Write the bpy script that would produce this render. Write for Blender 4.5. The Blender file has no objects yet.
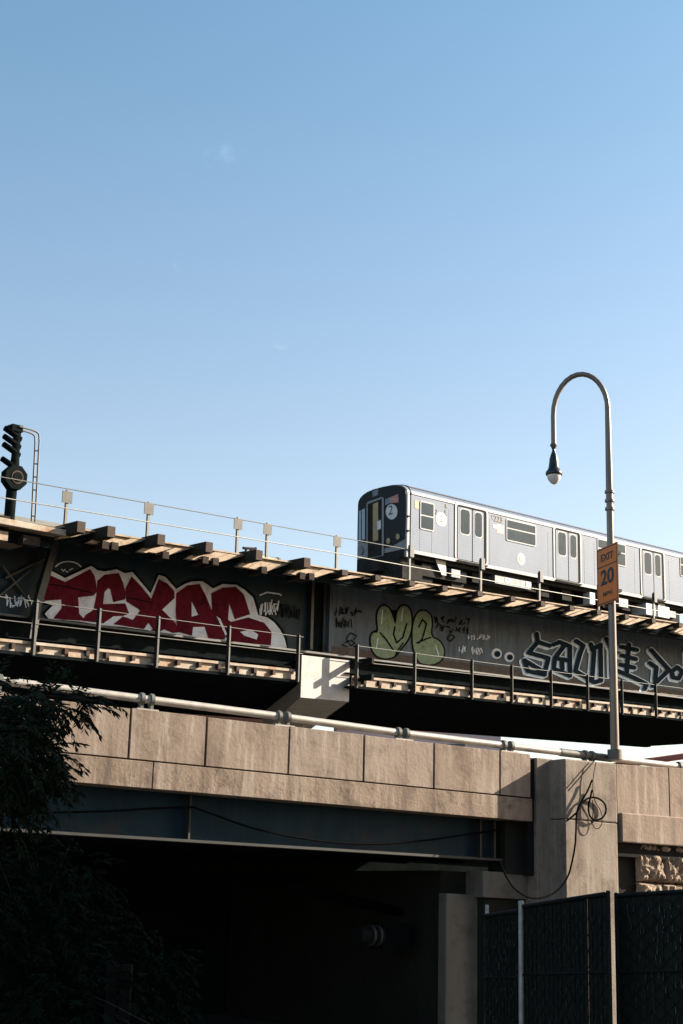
import bpy, bmesh, math, random
from mathutils import Vector, Matrix
random.seed(7)
R_ = math.radians
SC = bpy.context.scene
# ---------------------------------------------------------------- camera
FPX = 1500.0; CZ = 2.9
th = math.atan(388/1500.); ro = 150/5900.
CF = Vector((0, math.cos(th), math.sin(th))); CU0 = Vector((0, -math.sin(th), math.cos(th))); CR0 = Vector((1, 0, 0))
CR = CR0*math.cos(ro)+CU0*math.sin(ro); CU = CU0*math.cos(ro)-CR0*math.sin(ro)
cd = bpy.data.cameras.new('camera'); cam = bpy.data.objects.new('camera', cd); SC.collection.objects.link(cam)
m3 = Matrix((CR, CU, -CF)).transposed()
cam.matrix_world = Matrix.Translation((0, 0, CZ)) @ m3.to_4x4()
cd.sensor_fit = 'VERTICAL'; cd.sensor_height = 36; cd.lens = FPX/1024*36; cd.clip_end = 6000; cd.clip_start = .1
SC.camera = cam
# ---------------------------------------------------------------- light
SUN_AZ, SUN_EL = 75.0, 26.0
w = bpy.data.worlds.new('World'); SC.world = w; w.use_nodes = True
nt = w.node_tree; bg = nt.nodes['Background']; bg.inputs[1].default_value = 0.080
sky = nt.nodes.new('ShaderNodeTexSky'); sky.sky_type = 'NISHITA'; sky.sun_disc = False
sky.sun_elevation = R_(SUN_EL); sky.sun_rotation = R_(SUN_AZ); sky.air_density = 1.0; sky.dust_density = 1.3; sky.ozone_density = 1.0
# three faint wisps of high cloud, fixed in the sky by direction
tc = nt.nodes.new('ShaderNodeTexCoord'); acc = None
wn = nt.nodes.new('ShaderNodeTexNoise'); wn.inputs['Scale'].default_value = 90; wn.inputs['Detail'].default_value = 4; nt.links.new(tc.outputs['Generated'], wn.inputs['Vector'])
for wd, wr, wa in (((-.0844, .8808, .4660), .014, .10), ((-.1097, .9109, .3977), .006, .10), ((-.0415, .9345, .3535), .008, .14)):
    dp = nt.nodes.new('ShaderNodeVectorMath'); dp.operation = 'DISTANCE'; dp.inputs[1].default_value = Vector(wd).normalized(); nt.links.new(tc.outputs['Generated'], dp.inputs[0])
    mr_ = nt.nodes.new('ShaderNodeMapRange'); mr_.inputs['From Min'].default_value = wr; mr_.inputs['From Max'].default_value = 0; mr_.inputs['To Max'].default_value = wa; nt.links.new(dp.outputs['Value'], mr_.inputs['Value'])
    if acc is None: acc = mr_.outputs[0]
    else: ad = nt.nodes.new('ShaderNodeMath'); ad.operation = 'ADD'; nt.links.new(acc, ad.inputs[0]); nt.links.new(mr_.outputs[0], ad.inputs[1]); acc = ad.outputs[0]
wm = nt.nodes.new('ShaderNodeMapRange'); wm.inputs['From Min'].default_value = .5; wm.inputs['From Max'].default_value = .75; nt.links.new(wn.outputs['Fac'], wm.inputs['Value'])
w2 = nt.nodes.new('ShaderNodeMath'); w2.operation = 'MULTIPLY'; nt.links.new(acc, w2.inputs[0]); nt.links.new(wm.outputs[0], w2.inputs[1])
wmx = nt.nodes.new('ShaderNodeMixRGB'); wmx.inputs[2].default_value = (8, 8.2, 8.6, 1); nt.links.new(w2.outputs[0], wmx.inputs[0]); nt.links.new(sky.outputs[0], wmx.inputs[1])
hs = nt.nodes.new('ShaderNodeHueSaturation'); hs.inputs['Saturation'].default_value = 1.0; nt.links.new(wmx.outputs[0], hs.inputs['Color'])
sx = nt.nodes.new('ShaderNodeSeparateXYZ'); nt.links.new(tc.outputs['Generated'], sx.inputs[0])
gr_ = nt.nodes.new('ShaderNodeValToRGB'); gr_.color_ramp.elements[0].position = .24; gr_.color_ramp.elements[1].position = .56
gr_.color_ramp.elements[0].color = (1.10, 1.00, .90, 1); gr_.color_ramp.elements[1].color = (.76, .95, .93, 1); nt.links.new(sx.outputs['Z'], gr_.inputs[0])
tm = nt.nodes.new('ShaderNodeMixRGB'); tm.blend_type = 'MULTIPLY'; tm.inputs[0].default_value = 1; nt.links.new(hs.outputs[0], tm.inputs[1]); nt.links.new(gr_.outputs[0], tm.inputs[2]); nt.links.new(tm.outputs[0], bg.inputs[0])
sl = bpy.data.lights.new('sun', 'SUN'); sl.energy = 5.0; sl.angle = R_(.5); sl.color = (1, .86, .70)
so = bpy.data.objects.new('sun', sl); SC.collection.objects.link(so)
sdir = Vector((math.sin(R_(SUN_AZ))*math.cos(R_(SUN_EL)), math.cos(R_(SUN_AZ))*math.cos(R_(SUN_EL)), math.sin(R_(SUN_EL))))
so.rotation_euler = sdir.to_track_quat('Z', 'Y').to_euler(); so.location = sdir*80
SC.view_settings.view_transform = 'Standard'; SC.view_settings.look = 'None'; SC.view_settings.exposure = 1.6; SC.view_settings.gamma = 1
# ---------------------------------------------------------------- helpers
def ray(px, py): return CF + CR*((px-341.5)/FPX) + CU*((512-py)/FPX)
def at(px, py, Y):
    q = ray(px, py); k = Y/q.y; return Vector((q.x*k, Y, CZ+q.z*k))
class Frame:
    """street-plan frame: u along the bridge (with its grade), v out towards the street, w up"""
    def __init__(s, vp, o, Y):
        d = ray(*vp); h = math.hypot(d.x, d.y); s.d = Vector((d.x/h, d.y/h, d.z/h)); s.n = Vector((d.y/h, -d.x/h, 0)); s.o = at(o[0], o[1], Y)
    def __call__(s, u, v, w): return s.o + s.d*u + s.n*v + Vector((0, 0, w))
    def solve(s, px, py, base, ax, bx):
        q = ray(px, py); c = Vector((0, 0, CZ))
        M = Matrix((ax, bx, -q)).transposed(); r = M.inverted() @ (c-base); return r[0], r[1]
    def uw(s, px, py, v=0): return s.solve(px, py, s(0, v, 0), s.d, Vector((0, 0, 1)))
    def vw(s, px, py, u=0): return s.solve(px, py, s(u, 0, 0), s.n, Vector((0, 0, 1)))
A = Frame((1850, 836), (330, 620), 58)      # railway viaduct
B = Frame((2783, 1010), (341, 760), 30)     # road bridge
W = lambda x, y, z: Vector((x, y, z))
class MB:
    def __init__(s): s.v = []; s.f = []; s.sm = []
    def add(s, vs, fs, smooth=False):
        b = len(s.v); s.v += [Vector(p) for p in vs]
        for f in fs: s.f.append([b+i for i in f]); s.sm.append(smooth)
        return s
    def hexa(s, p): return s.add(p, [(0, 3, 2, 1), (4, 5, 6, 7), (0, 1, 5, 4), (1, 2, 6, 5), (2, 3, 7, 6), (3, 0, 4, 7)])
    def box(s, P, a0, a1, b0, b1, c0, c1):
        return s.hexa([P(a0, b0, c0), P(a1, b0, c0), P(a1, b1, c0), P(a0, b1, c0), P(a0, b0, c1), P(a1, b0, c1), P(a1, b1, c1), P(a0, b1, c1)])
    def prism(s, pts, off):
        """pts polygon (vectors), extruded by off"""
        n = len(pts); off = Vector(off)
        vs = [Vector(p) for p in pts]+[Vector(p)+off for p in pts]
        s.add(vs, [tuple(range(n-1, -1, -1)), tuple(range(n, 2*n))]+[(i, (i+1) % n, n+(i+1) % n, n+i) for i in range(n)]); return s
    def tube(s, pts, r, seg=8, cap=True):
        pts = [Vector(p) for p in pts]; n = len(pts); rs = r if isinstance(r, (list, tuple)) else [r]*n
        vs = []; prev = None
        for i, p in enumerate(pts):
            t = (pts[min(i+1, n-1)]-pts[max(i-1, 0)]).normalized()
            if prev is None: a = t.orthogonal().normalized()
            else: a = (prev-t*prev.dot(t)).normalized()
            prev = a; b = t.cross(a)
            vs += [p+(a*math.cos(2*math.pi*k/seg)+b*math.sin(2*math.pi*k/seg))*rs[i] for k in range(seg)]
        fs = [(i*seg+k, i*seg+(k+1) % seg, (i+1)*seg+(k+1) % seg, (i+1)*seg+k) for i in range(n-1) for k in range(seg)]
        s.add(vs, fs, True)
        if cap: s.add(vs[:seg], [tuple(range(seg-1, -1, -1))]); s.add(vs[-seg:], [tuple(range(seg))])
        return s
    def build(s, name, mat, parent=None, label=None, bevel=0, kind=None):
        root = parent
        while root is not None and root.parent is not None: root = root.parent
        org = Vector(root['_o']) if root is not None else Vector((0, 0, 0))
        me = bpy.data.meshes.new(name); me.from_pydata([p-org for p in s.v], [], s.f)
        for p, k in zip(me.polygons, s.sm): p.use_smooth = k
        bm = bmesh.new(); bm.from_mesh(me); bmesh.ops.recalc_face_normals(bm, faces=bm.faces); bm.to_mesh(me); bm.free()
        me.materials.append(mat); o = bpy.data.objects.new(name, me); SC.collection.objects.link(o)
        if parent is not None: o.parent = parent
        if label: o['label'] = label
        if kind: o['kind'] = kind
        if bevel:
            b = o.modifiers.new('bevel', 'BEVEL'); b.width = bevel; b.segments = 2; b.limit_method = 'ANGLE'
        return o
def thing(name, loc, label, cat, group=None):
    o = bpy.data.objects.new(name, None); SC.collection.objects.link(o); o.location = loc; o['_o'] = [loc[0], loc[1], loc[2]]
    o.empty_display_size = .1; o['label'] = label; o['category'] = cat
    if group: o['group'] = group
    return o
def tag(o, label, cat, group=None):
    o['label'] = label; o['category'] = cat
    if group: o['group'] = group
    return o
def mat(name, c1, c2=None, rough=.7, metal=0, scale=3, stretch=(1, 1, 1), detail=6, bump=0, bscale=30, lo=.35, hi=.65, c3=None, s3=.6, spec=.5, c4=None):
    m = bpy.data.materials.new(name); m.use_nodes = True; t = m.node_tree; b = t.nodes['Principled BSDF']
    b.inputs['Roughness'].default_value = rough; b.inputs['Metallic'].default_value = metal; b.inputs['Specular IOR Level'].default_value = spec
    c2 = c2 or tuple(x*.75 for x in c1)
    g = t.nodes.new('ShaderNodeNewGeometry'); mp = t.nodes.new('ShaderNodeMapping'); mp.inputs['Scale'].default_value = stretch
    t.links.new(g.outputs['Position'], mp.inputs['Vector'])
    n = t.nodes.new('ShaderNodeTexNoise'); n.inputs['Scale'].default_value = scale; n.inputs['Detail'].default_value = detail; n.inputs['Roughness'].default_value = .65
    t.links.new(mp.outputs[0], n.inputs['Vector'])
    r = t.nodes.new('ShaderNodeValToRGB'); r.color_ramp.elements[0].position = lo; r.color_ramp.elements[1].position = hi
    r.color_ramp.elements[0].color = (*c1, 1); r.color_ramp.elements[1].color = (*c2, 1); t.links.new(n.outputs['Fac'], r.inputs[0])
    out = r.outputs[0]
    if c3:
        n3 = t.nodes.new('ShaderNodeTexNoise'); n3.inputs['Scale'].default_value = s3; n3.inputs['Detail'].default_value = 8; n3.inputs['Roughness'].default_value = .7
        t.links.new(g.outputs['Position'], n3.inputs['Vector'])
        r3 = t.nodes.new('ShaderNodeValToRGB'); r3.color_ramp.elements[0].position = .5; r3.color_ramp.elements[1].position = .68
        t.links.new(n3.outputs['Fac'], r3.inputs[0])
        mx = t.nodes.new('ShaderNodeMixRGB'); t.links.new(r3.outputs[0], mx.inputs[0]); t.links.new(out, mx.inputs[1]); mx.inputs[2].default_value = (*c3, 1); out = mx.outputs[0]
    if c4:
        mp4 = t.nodes.new('ShaderNodeMapping'); mp4.inputs['Scale'].default_value = (1, 1, .09); t.links.new(g.outputs['Position'], mp4.inputs['Vector'])
        n4 = t.nodes.new('ShaderNodeTexNoise'); n4.inputs['Scale'].default_value = 3.6; n4.inputs['Detail'].default_value = 7; n4.inputs['Roughness'].default_value = .7; t.links.new(mp4.outputs[0], n4.inputs['Vector'])
        for col_, p0_, p1_ in ((c4[0], .53, .64), (c4[1], .46, .33)):
            r4 = t.nodes.new('ShaderNodeMapRange'); r4.inputs['From Min'].default_value = p0_; r4.inputs['From Max'].default_value = p1_; r4.inputs['To Max'].default_value = .75; t.links.new(n4.outputs['Fac'], r4.inputs['Value'])
            m4 = t.nodes.new('ShaderNodeMixRGB'); t.links.new(r4.outputs[0], m4.inputs[0]); t.links.new(out, m4.inputs[1]); m4.inputs[2].default_value = (*col_, 1); out = m4.outputs[0]
    t.links.new(out, b.inputs['Base Color'])
    if bump:
        nb = t.nodes.new('ShaderNodeTexNoise'); nb.inputs['Scale'].default_value = bscale; nb.inputs['Detail'].default_value = 5
        t.links.new(g.outputs['Position'], nb.inputs['Vector'])
        bu = t.nodes.new('ShaderNodeBump'); bu.inputs['Strength'].default_value = bump; bu.inputs['Distance'].default_value = .02
        t.links.new(nb.outputs['Fac'], bu.inputs['Height']); t.links.new(bu.outputs[0], b.inputs['Normal'])
    return m
M = {}
M['ground'] = mat('ground', (.045, .045, .042), (.03, .03, .028), rough=.95, scale=.8)
M['asphalt'] = mat('asphalt', (.05, .05, .05), (.04, .04, .04), rough=.95, scale=2)
M['concrete'] = mat('concrete', (0.2574, 0.1989, 0.156), (0.1989, 0.1482, 0.1131), rough=.9, scale=2.2, stretch=(1, 1, .35), bump=.35, bscale=14, c3=(0.1326, 0.0936, 0.06864), s3=1.4, c4=((0.351, 0.2964, 0.2496), (0.1014, 0.0741, 0.0546)))
M['concrete_b'] = mat('concrete_pale', (.275, .220, .178), (.215, .165, .130), rough=.9, scale=1.7, stretch=(1, 1, .3), bump=.35, bscale=14, c3=(.125, .09, .068), s3=1.9, c4=((.38, .33, .285), (.10, .075, .058)))
M['concrete_wet'] = mat('streaked_concrete', (0.2574, 0.195, 0.1482), (0.156, 0.1131, 0.0819), rough=.9, scale=3.2, stretch=(1, 1, .25), bump=.4, bscale=18, c3=(0.078, 0.0546, 0.04056), s3=2.4, c4=((0.3276, 0.273, 0.2262), (0.078, 0.0546, 0.0429)))
M['concrete_grey'] = mat('grey_concrete', (0.2496, 0.2067, 0.1677), (0.1794, 0.1443, 0.1131), rough=.9, scale=1.6, stretch=(1, 1, .3), bump=.3, bscale=20, c3=(0.1092, 0.0819, 0.0624), s3=1.8, c4=((0.2808, 0.2418, 0.2028), (0.1014, 0.078, 0.0624)))
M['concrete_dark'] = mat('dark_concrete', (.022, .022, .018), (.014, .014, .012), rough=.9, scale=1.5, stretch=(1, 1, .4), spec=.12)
M['conc_shade'] = mat('shaded_concrete', (.17, .155, .13), (.12, .105, .09), rough=.9, scale=1.6, stretch=(1, 1, .3), c3=(.09, .075, .06), s3=1.6, spec=.1)  # concrete with the shade at the bearings darkened into its colour
M['front_glass'] = mat('front_glass', (.10, .17, .22), (.13, .21, .27), rough=.06, spec=1)  # sky reflection painted in as a lighter blue base
M['plate_grey'] = mat('plate_grey', (.075, .075, .07), (.05, .05, .045), rough=.7, scale=6)
M['black'] = mat('joint_black', (.012, .012, .012), rough=.9, spec=.12)
M['blue_steel'] = mat('blue_steel', (.014, .036, .048), (.009, .025, .035), rough=.6, scale=3, stretch=(1, 1, .2), c3=(.03, .033, .032), s3=1.3, spec=.12)
M['dark_steel'] = mat('dark_steel', (.012, .014, .014), (.007, .008, .008), rough=.8, scale=3, spec=.1)
M['blackish'] = mat('blackish_steel', (.010, .013, .013), (.006, .008, .008), rough=.9, scale=2, spec=.0)  # one even near-black for undersides, inner steel and the signal
M['web_blue'] = mat('web_blue', (.012, .028, .037), (.008, .018, .024), rough=.6, scale=1.2, stretch=(1, 1, .4), c3=(.018, .021, .022), s3=1.0, spec=.12)
M['web_grey'] = mat('web_grey', (.095, .122, .150), (.062, .082, .102), rough=.65, scale=1.1, stretch=(1, 1, .3), c3=(.075, .07, .065), s3=1.4, spec=.1, c4=((.12, .14, .16), (.04, .048, .055)))
M['web_rust'] = mat('rust_band', (.06, .038, .026), (.04, .03, .025), rough=.85, scale=5, stretch=(1, 1, .3), c3=(.09, .07, .055), s3=4)
M['flange'] = mat('flange_steel', (0.0273, 0.0312, 0.02964), (0.0156, 0.01716, 0.01638), rough=.6, scale=4)
M['galv'] = mat('galvanised', (0.234, 0.234, 0.2106), (0.156, 0.156, 0.1404), rough=.5, metal=.3, scale=8)
M['rail_old'] = mat('old_rail', (0.1014, 0.1014, 0.0858), (0.0624, 0.0624, 0.0546), rough=.6, scale=10)
M['wood'] = mat('new_timber', (0.3276, 0.2496, 0.1716), (0.234, 0.1716, 0.1131), rough=.8, scale=6, stretch=(1, 1, 3), c3=(0.156, 0.1014, 0.0624), s3=3)
M['wood_pale'] = mat('weathered_plank', (0.3432, 0.2964, 0.2418), (0.234, 0.1872, 0.1404), rough=.85, scale=2.5, c3=(0.234, 0.1326, 0.0702), s3=1.3)
M['tie'] = mat('creosoted_tie', (.035, .028, .022), (.02, .016, .013), rough=.9, scale=8, spec=.12)
M['tie_end'] = mat('tie_end', (0.0468, 0.02574, 0.01638), (0.0234, 0.01404, 0.00936), rough=.9, scale=12)
M['capwhite'] = mat('cap_white', (0.3666, 0.351, 0.3432), (0.312, 0.2964, 0.2808), rough=.7, scale=2, c3=(0.2652, 0.2496, 0.2262), s3=2.5)
M['capgrey'] = mat('cap_grey', (0.45, 0.405, 0.342), (0.342, 0.306, 0.252), rough=.8, scale=2)
M['pipe'] = mat('aluminium_pipe', (0.39, 0.3666, 0.3276), (0.2964, 0.273, 0.2418), rough=.45, metal=.2, scale=5)
M['pole'] = mat('pole_paint', (0.1872, 0.156, 0.1287), (0.1326, 0.1092, 0.0897), rough=.38, metal=.35, scale=3, stretch=(1, 1, .2))
M['lampblack'] = mat('lamp_black', (.012, .018, .022), rough=.35, metal=.2)
M['orange'] = mat('sign_orange', (.68, .175, .008), (.58, .145, .006), rough=.5, scale=4)
M['signback'] = mat('sign_black', (.012, .01, .01), rough=.5)
M['train'] = mat('train_steel', (.094, .128, .182), (.074, .106, .158), rough=.6, spec=.25, scale=1.2, stretch=(1, 1, .3))
M['train_rib'] = M['train']
M['train_frame'] = mat('train_frame', (0.2106, 0.2184, 0.234), (0.1716, 0.1794, 0.195), rough=.5, scale=3, spec=.3)
M['train_roof'] = mat('train_roof', (0.117, 0.1131, 0.117), (0.0936, 0.0897, 0.0936), rough=.6, scale=3)
M['train_black'] = mat('train_black', (.004, .010, .014), rough=.35, spec=.12)
M['glass'] = mat('train_glass', (.005, .016, .024), (.012, .032, .045), rough=.2, scale=1.5, spec=.10)
M['under'] = mat('underframe', (.014, .015, .015), (.03, .028, .025), rough=.9, scale=3, spec=.12)
M['undergrey'] = mat('equipment_grey', (0.1716, 0.195, 0.2184), (0.0936, 0.1092, 0.1248), rough=.6, scale=3)
M['white'] = mat('white_paint', (0.6084, 0.6084, 0.6084), (0.4836, 0.4914, 0.507), rough=.6, scale=3)
M['cream'] = mat('cream', (0.39, 0.2964, 0.1716), (0.2808, 0.2028, 0.117), rough=.7)
M['blue'] = mat('blue_label', (.03, .16, .42), rough=.6)
M['red'] = mat('red_paint', (.105, .009, .018), (.076, .007, .014), rough=.8, scale=3, c3=(.034, .003, .006), s3=2, spec=.03)
M['gwhite'] = mat('graffiti_white', (.60, .63, .68), (.50, .53, .58), rough=.7, scale=2, c3=(.36, .32, .35), s3=1.3, spec=.03)
M['ggreen'] = mat('graffiti_green', (.23, .29, .18), (.17, .215, .135), rough=.7, scale=5, c3=(.12, .145, .10), s3=4, spec=.03)
M['gblack'] = mat('graffiti_black', (.003, .004, .005), rough=.7, spec=.03)
M['gnavy'] = mat('graffiti_navy', (.003, .012, .022), (.004, .017, .028), rough=.7, spec=.03)
M['ghalo'] = mat('graffiti_pale', (.66, .74, .80), (.50, .57, .62), rough=.7, scale=3, spec=.03)
M['flagred'] = mat('flag_red', (.38, .09, .06), (.45, .28, .24), rough=.6, scale=9, stretch=(.2, .2, 3))
M['flagblue'] = mat('flag_blue', (.16, .20, .30), rough=.6)
M['text'] = mat('train_number', (.006, .007, .012), rough=.6)
M['globe'] = mat('lamp_globe', (.70, .68, .64), (.6, .58, .55), rough=.12, scale=3)
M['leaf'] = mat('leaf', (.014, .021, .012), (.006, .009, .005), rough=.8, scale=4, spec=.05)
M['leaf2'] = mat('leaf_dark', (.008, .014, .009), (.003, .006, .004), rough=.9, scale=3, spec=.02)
M['bark'] = mat('bark', (.03, .026, .02), (.018, .015, .012), rough=.95, scale=8)
M['slat'] = mat('fence_slat', (.010, .012, .010), (.005, .006, .005), rough=.6, scale=6, stretch=(6, 6, .7), spec=.12)
M['slat_glint'] = mat('fence_slat_glint', (.20, .18, .14), (.05, .05, .045), rough=.6, scale=9, stretch=(3, 3, 2))
M['fencepost'] = mat('fence_post', (.34, .35, .33), (.22, .22, .2), rough=.5, metal=.4, scale=10)
M['stone'] = mat('stone', (0.2808, 0.2145, 0.156), (0.1716, 0.1248, 0.0897), rough=.95, scale=4, bump=.9, bscale=9, c3=(0.1014, 0.078, 0.0585), s3=2.2)
M['brick'] = mat('brick', (.34, .115, .06), (.26, .09, .05), rough=.9, scale=4)
M['pale_wall'] = mat('pale_wall', (.48, .48, .48), (.40, .40, .40), rough=.9, scale=.5)
M['winglass'] = mat('window_glass', (.12, .15, .18), rough=.1)
M['redsteel'] = mat('red_steel', (.34, .12, .10), (.26, .10, .09), rough=.7)
M['cable'] = mat('cable', (.006, .006, .006), rough=.95, spec=.02)
# ribs on the train side: vertical corrugation bump
def ribs(m, sc):
    t = m.node_tree; b = t.nodes['Principled BSDF']; g = t.nodes.new('ShaderNodeNewGeometry'); s = t.nodes.new('ShaderNodeSeparateXYZ'); t.links.new(g.outputs['Position'], s.inputs[0])
    mu = t.nodes.new('ShaderNodeVectorMath'); mu.operation = 'DOT_PRODUCT'; mu.inputs[1].default_value = (-A.d.x*A.d.z, -A.d.y*A.d.z, 1); t.links.new(g.outputs['Position'], mu.inputs[0])
    k = t.nodes.new('ShaderNodeMath'); k.operation = 'MULTIPLY'; k.inputs[1].default_value = sc; t.links.new(mu.outputs['Value'], k.inputs[0])
    si = t.nodes.new('ShaderNodeMath'); si.operation = 'SINE'; t.links.new(k.outputs[0], si.inputs[0])
    bu = t.nodes.new('ShaderNodeBump'); bu.inputs['Strength'].default_value = .05; bu.inputs['Distance'].default_value = .01
    t.links.new(si.outputs[0], bu.inputs['Height']); t.links.new(bu.outputs[0], b.inputs['Normal'])
ribs(M['train'], 2*math.pi/.12)

# ================================================================ ground
def struct(name, mb, m): o = mb.build(name, m); o['kind'] = 'structure'; return o
g = MB(); g.add([(-3000, -3000, 0), (3000, -3000, 0), (3000, 3000, 0), (-3000, 3000, 0)], [(0, 1, 2, 3)]); struct('ground', g, M['ground'])
UND = -7.0   # underpass centre along the road bridge
g = MB(); d = B.d.copy(); d.z = 0; n = B.n
c0 = B(-6, 0, 0); c0.z = .004
def GP(a, b, z=.004): p = c0+d*a+n*b; p.z = z; return p
g.add([GP(-6, 60), GP(6, 60), GP(6, -60), GP(-6, -60)], [(0, 1, 2, 3)]); struct('road', g, M['asphalt'])
for sd in (-1, 1):
    g = MB(); g.box(lambda a, b, c: GP(a, b, c), sd*6.0, sd*6.25, -60, 60, 0.0, .13); struct('kerb', g, M['concrete_dark'])
# ================================================================ road bridge
rb = thing('road_bridge', B(0, -3, -5.5), 'concrete road overpass with panelled tan parapet over a blue steel girder', 'bridge')
def bu(px, py, v=0): return B.uw(px, py, v)
PT = lambda u: None
uL, uR = -16.0, bu(531, 757)[0]
def line(fr, p0, p1, v=0):
    (a, b), (c, dd) = fr.uw(*p0, v), fr.uw(*p1, v)
    return lambda u: b+(dd-b)*(u-a)/(c-a)
top = line(B, (129.6, 708), (500, 751)); jo = line(B, (129.6, 760), (500, 796)); bo = line(B, (129.6, 787), (491, 818))
JP = [bu(x, y)[0] for x, y in ((129.6, 735), (206, 740), (289, 750), (364, 755), (434, 762), (500, 770))]
us = [JP[0]-1.72*k for k in range(6, 0, -1)]+JP+[uR]
def slab(mb, F, u0, u1, v0, v1, lo, hi):
    mb.hexa([F(u0, v0, lo(u0)), F(u1, v0, lo(u1)), F(u1, v1, lo(u1)), F(u0, v1, lo(u0)), F(u0, v0, hi(u0)), F(u1, v0, hi(u1)), F(u1, v1, hi(u1)), F(u0, v1, hi(u0))]); return mb
cst = lambda c: (lambda u: c)
pl = lambda f, c: (lambda u: f(u)+c)
for i in range(len(us)-1):
    mb = MB(); j = random.uniform(-.006, .006)
    slab(mb, B, us[i]+.022, us[i+1]-.022, -.28, 0+j, pl(jo, .03), pl(top, random.uniform(-.012, .012)))
    mb.build('parapet_panel', M[random.choice(['concrete', 'concrete', 'concrete_b', 'concrete_wet'])], rb, bevel=.006)
mb = MB(); slab(mb, B, uL, uR+.4, -.26, -.07, jo, pl(top, -.06)); mb.build('parapet_backing', M['black'], rb)
mb = MB(); slab(mb, B, uL, bu(152, 775)[0]-.01, -.6, .03, bo, jo); slab(mb, B, bu(152, 775)[0]+.01, uR, -.6, .03, bo, jo); mb.build('deck_fascia', M['concrete_wet'], rb, bevel=.008)
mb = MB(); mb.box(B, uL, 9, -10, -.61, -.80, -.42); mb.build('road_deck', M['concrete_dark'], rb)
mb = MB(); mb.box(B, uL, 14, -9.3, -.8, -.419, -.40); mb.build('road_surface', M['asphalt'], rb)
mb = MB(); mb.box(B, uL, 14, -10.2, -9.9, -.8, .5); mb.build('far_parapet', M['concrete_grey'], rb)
# blue girder
gt = lambda u: -.79
gb = line(B, (30, 833), (460, 859), -.55); uG = bu(505, 840, -.55)[0]
gd = MB(); slab(gd, B, uL, uG, -.62, -.58, pl(gb, .05), gt); go = gd.build('girder', M['blue_steel'], rb, label='blue painted steel girder web')
mb = MB(); slab(mb, B, uL, uG, -.8, -.36, gb, pl(gb, .05)); mb.build('bottom_flange', M['flange'], rb)
mb = MB(); mb.box(B, uL, uG, -.8, -.40, -.85, -.79); mb.build('top_flange', M['dark_steel'], rb)
for x in (187, 478, 492):
    u = bu(x, 830, -.5)[0]; mb = MB(); slab(mb, B, u-.02, u+.02, -.578, -.40, pl(gb, .052), cst(-.86)); mb.build('stiffener', M['flange'], go)
for k in range(4):
    v = -2.6-2.2*k; mb = MB(); slab(mb, B, uL, 5, v-.05, v+.05, gb, gt); mb.build('inner_girder', M['blackish'], rb)
for u in (-9, -5.5, -2, 1.3):
    mb = MB(); mb.tube([B(u, -.7, -1.0), B(u+.2, -2.6, -1.6)], .05, 6); mb.tube([B(u+.2, -2.6, -1.0), B(u, -.7, -1.6)], .05, 6); mb.build('cross_brace', M['blackish'], rb)
# abutments: right one with pale pier face, left one in the dark
aL = bu(440, 950, -.9)[0]; aR = bu(530, 950, -.9)[0]
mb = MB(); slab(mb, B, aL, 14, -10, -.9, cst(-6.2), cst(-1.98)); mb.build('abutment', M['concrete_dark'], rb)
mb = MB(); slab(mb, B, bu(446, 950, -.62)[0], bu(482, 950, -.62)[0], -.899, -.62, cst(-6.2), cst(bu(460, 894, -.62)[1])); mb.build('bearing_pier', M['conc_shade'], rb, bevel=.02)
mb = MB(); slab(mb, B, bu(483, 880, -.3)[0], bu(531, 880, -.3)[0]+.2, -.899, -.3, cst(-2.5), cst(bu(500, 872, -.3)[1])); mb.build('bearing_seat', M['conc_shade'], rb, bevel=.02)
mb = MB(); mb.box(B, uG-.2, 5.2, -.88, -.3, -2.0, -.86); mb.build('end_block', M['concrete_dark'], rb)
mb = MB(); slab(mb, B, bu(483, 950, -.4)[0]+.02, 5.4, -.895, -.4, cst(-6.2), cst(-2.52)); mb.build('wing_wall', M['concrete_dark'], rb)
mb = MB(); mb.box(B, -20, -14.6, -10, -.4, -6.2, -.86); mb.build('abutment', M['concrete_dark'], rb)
mb = MB(); mb.box(B, -22, 14, -10.6, -10.3, -6.2, -.86); mb.build('dark_closure_wall', M['blackish'], rb)  # wall added to close the underpass so its inside stays dark
# pilaster block
PV = .50
pu0 = B.uw(565, 790, PV)[0]; pu1 = B.uw(617, 790, PV)[0]
ptop = line(B, (565, 758.5), (617, 763.5), PV)
mb = MB(); slab(mb, B, pu0, pu1, -.6, PV, cst(B.uw(590, 821, PV)[1]+.006), ptop); mb.build('pilaster', M['concrete_grey'], rb, bevel=.03)
mb = MB(); slab(mb, B, pu0+.004, pu1-.004, -.6, PV-.006, cst(-6.2), cst(B.uw(590, 821, PV)[1]-.006)); mb.build('pilaster_shaft', M['concrete_grey'], rb, bevel=.02)
# wall piece between the parapet end and the pilaster
tp = line(B, (531, 757), (560, 760), 0)
mb = MB(); slab(mb, B, uR+.15, pu0+.1, -.55, .0, cst(-3.0), tp); mb.build('return_wall', M['concrete_grey'], rb, bevel=.02)
mb = MB(); slab(mb, B, uR-.02, uR+.16, -.3, -.1, cst(-2.0), pl(tp, -.05)); mb.build('joint_gap', M['black'], rb)
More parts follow.
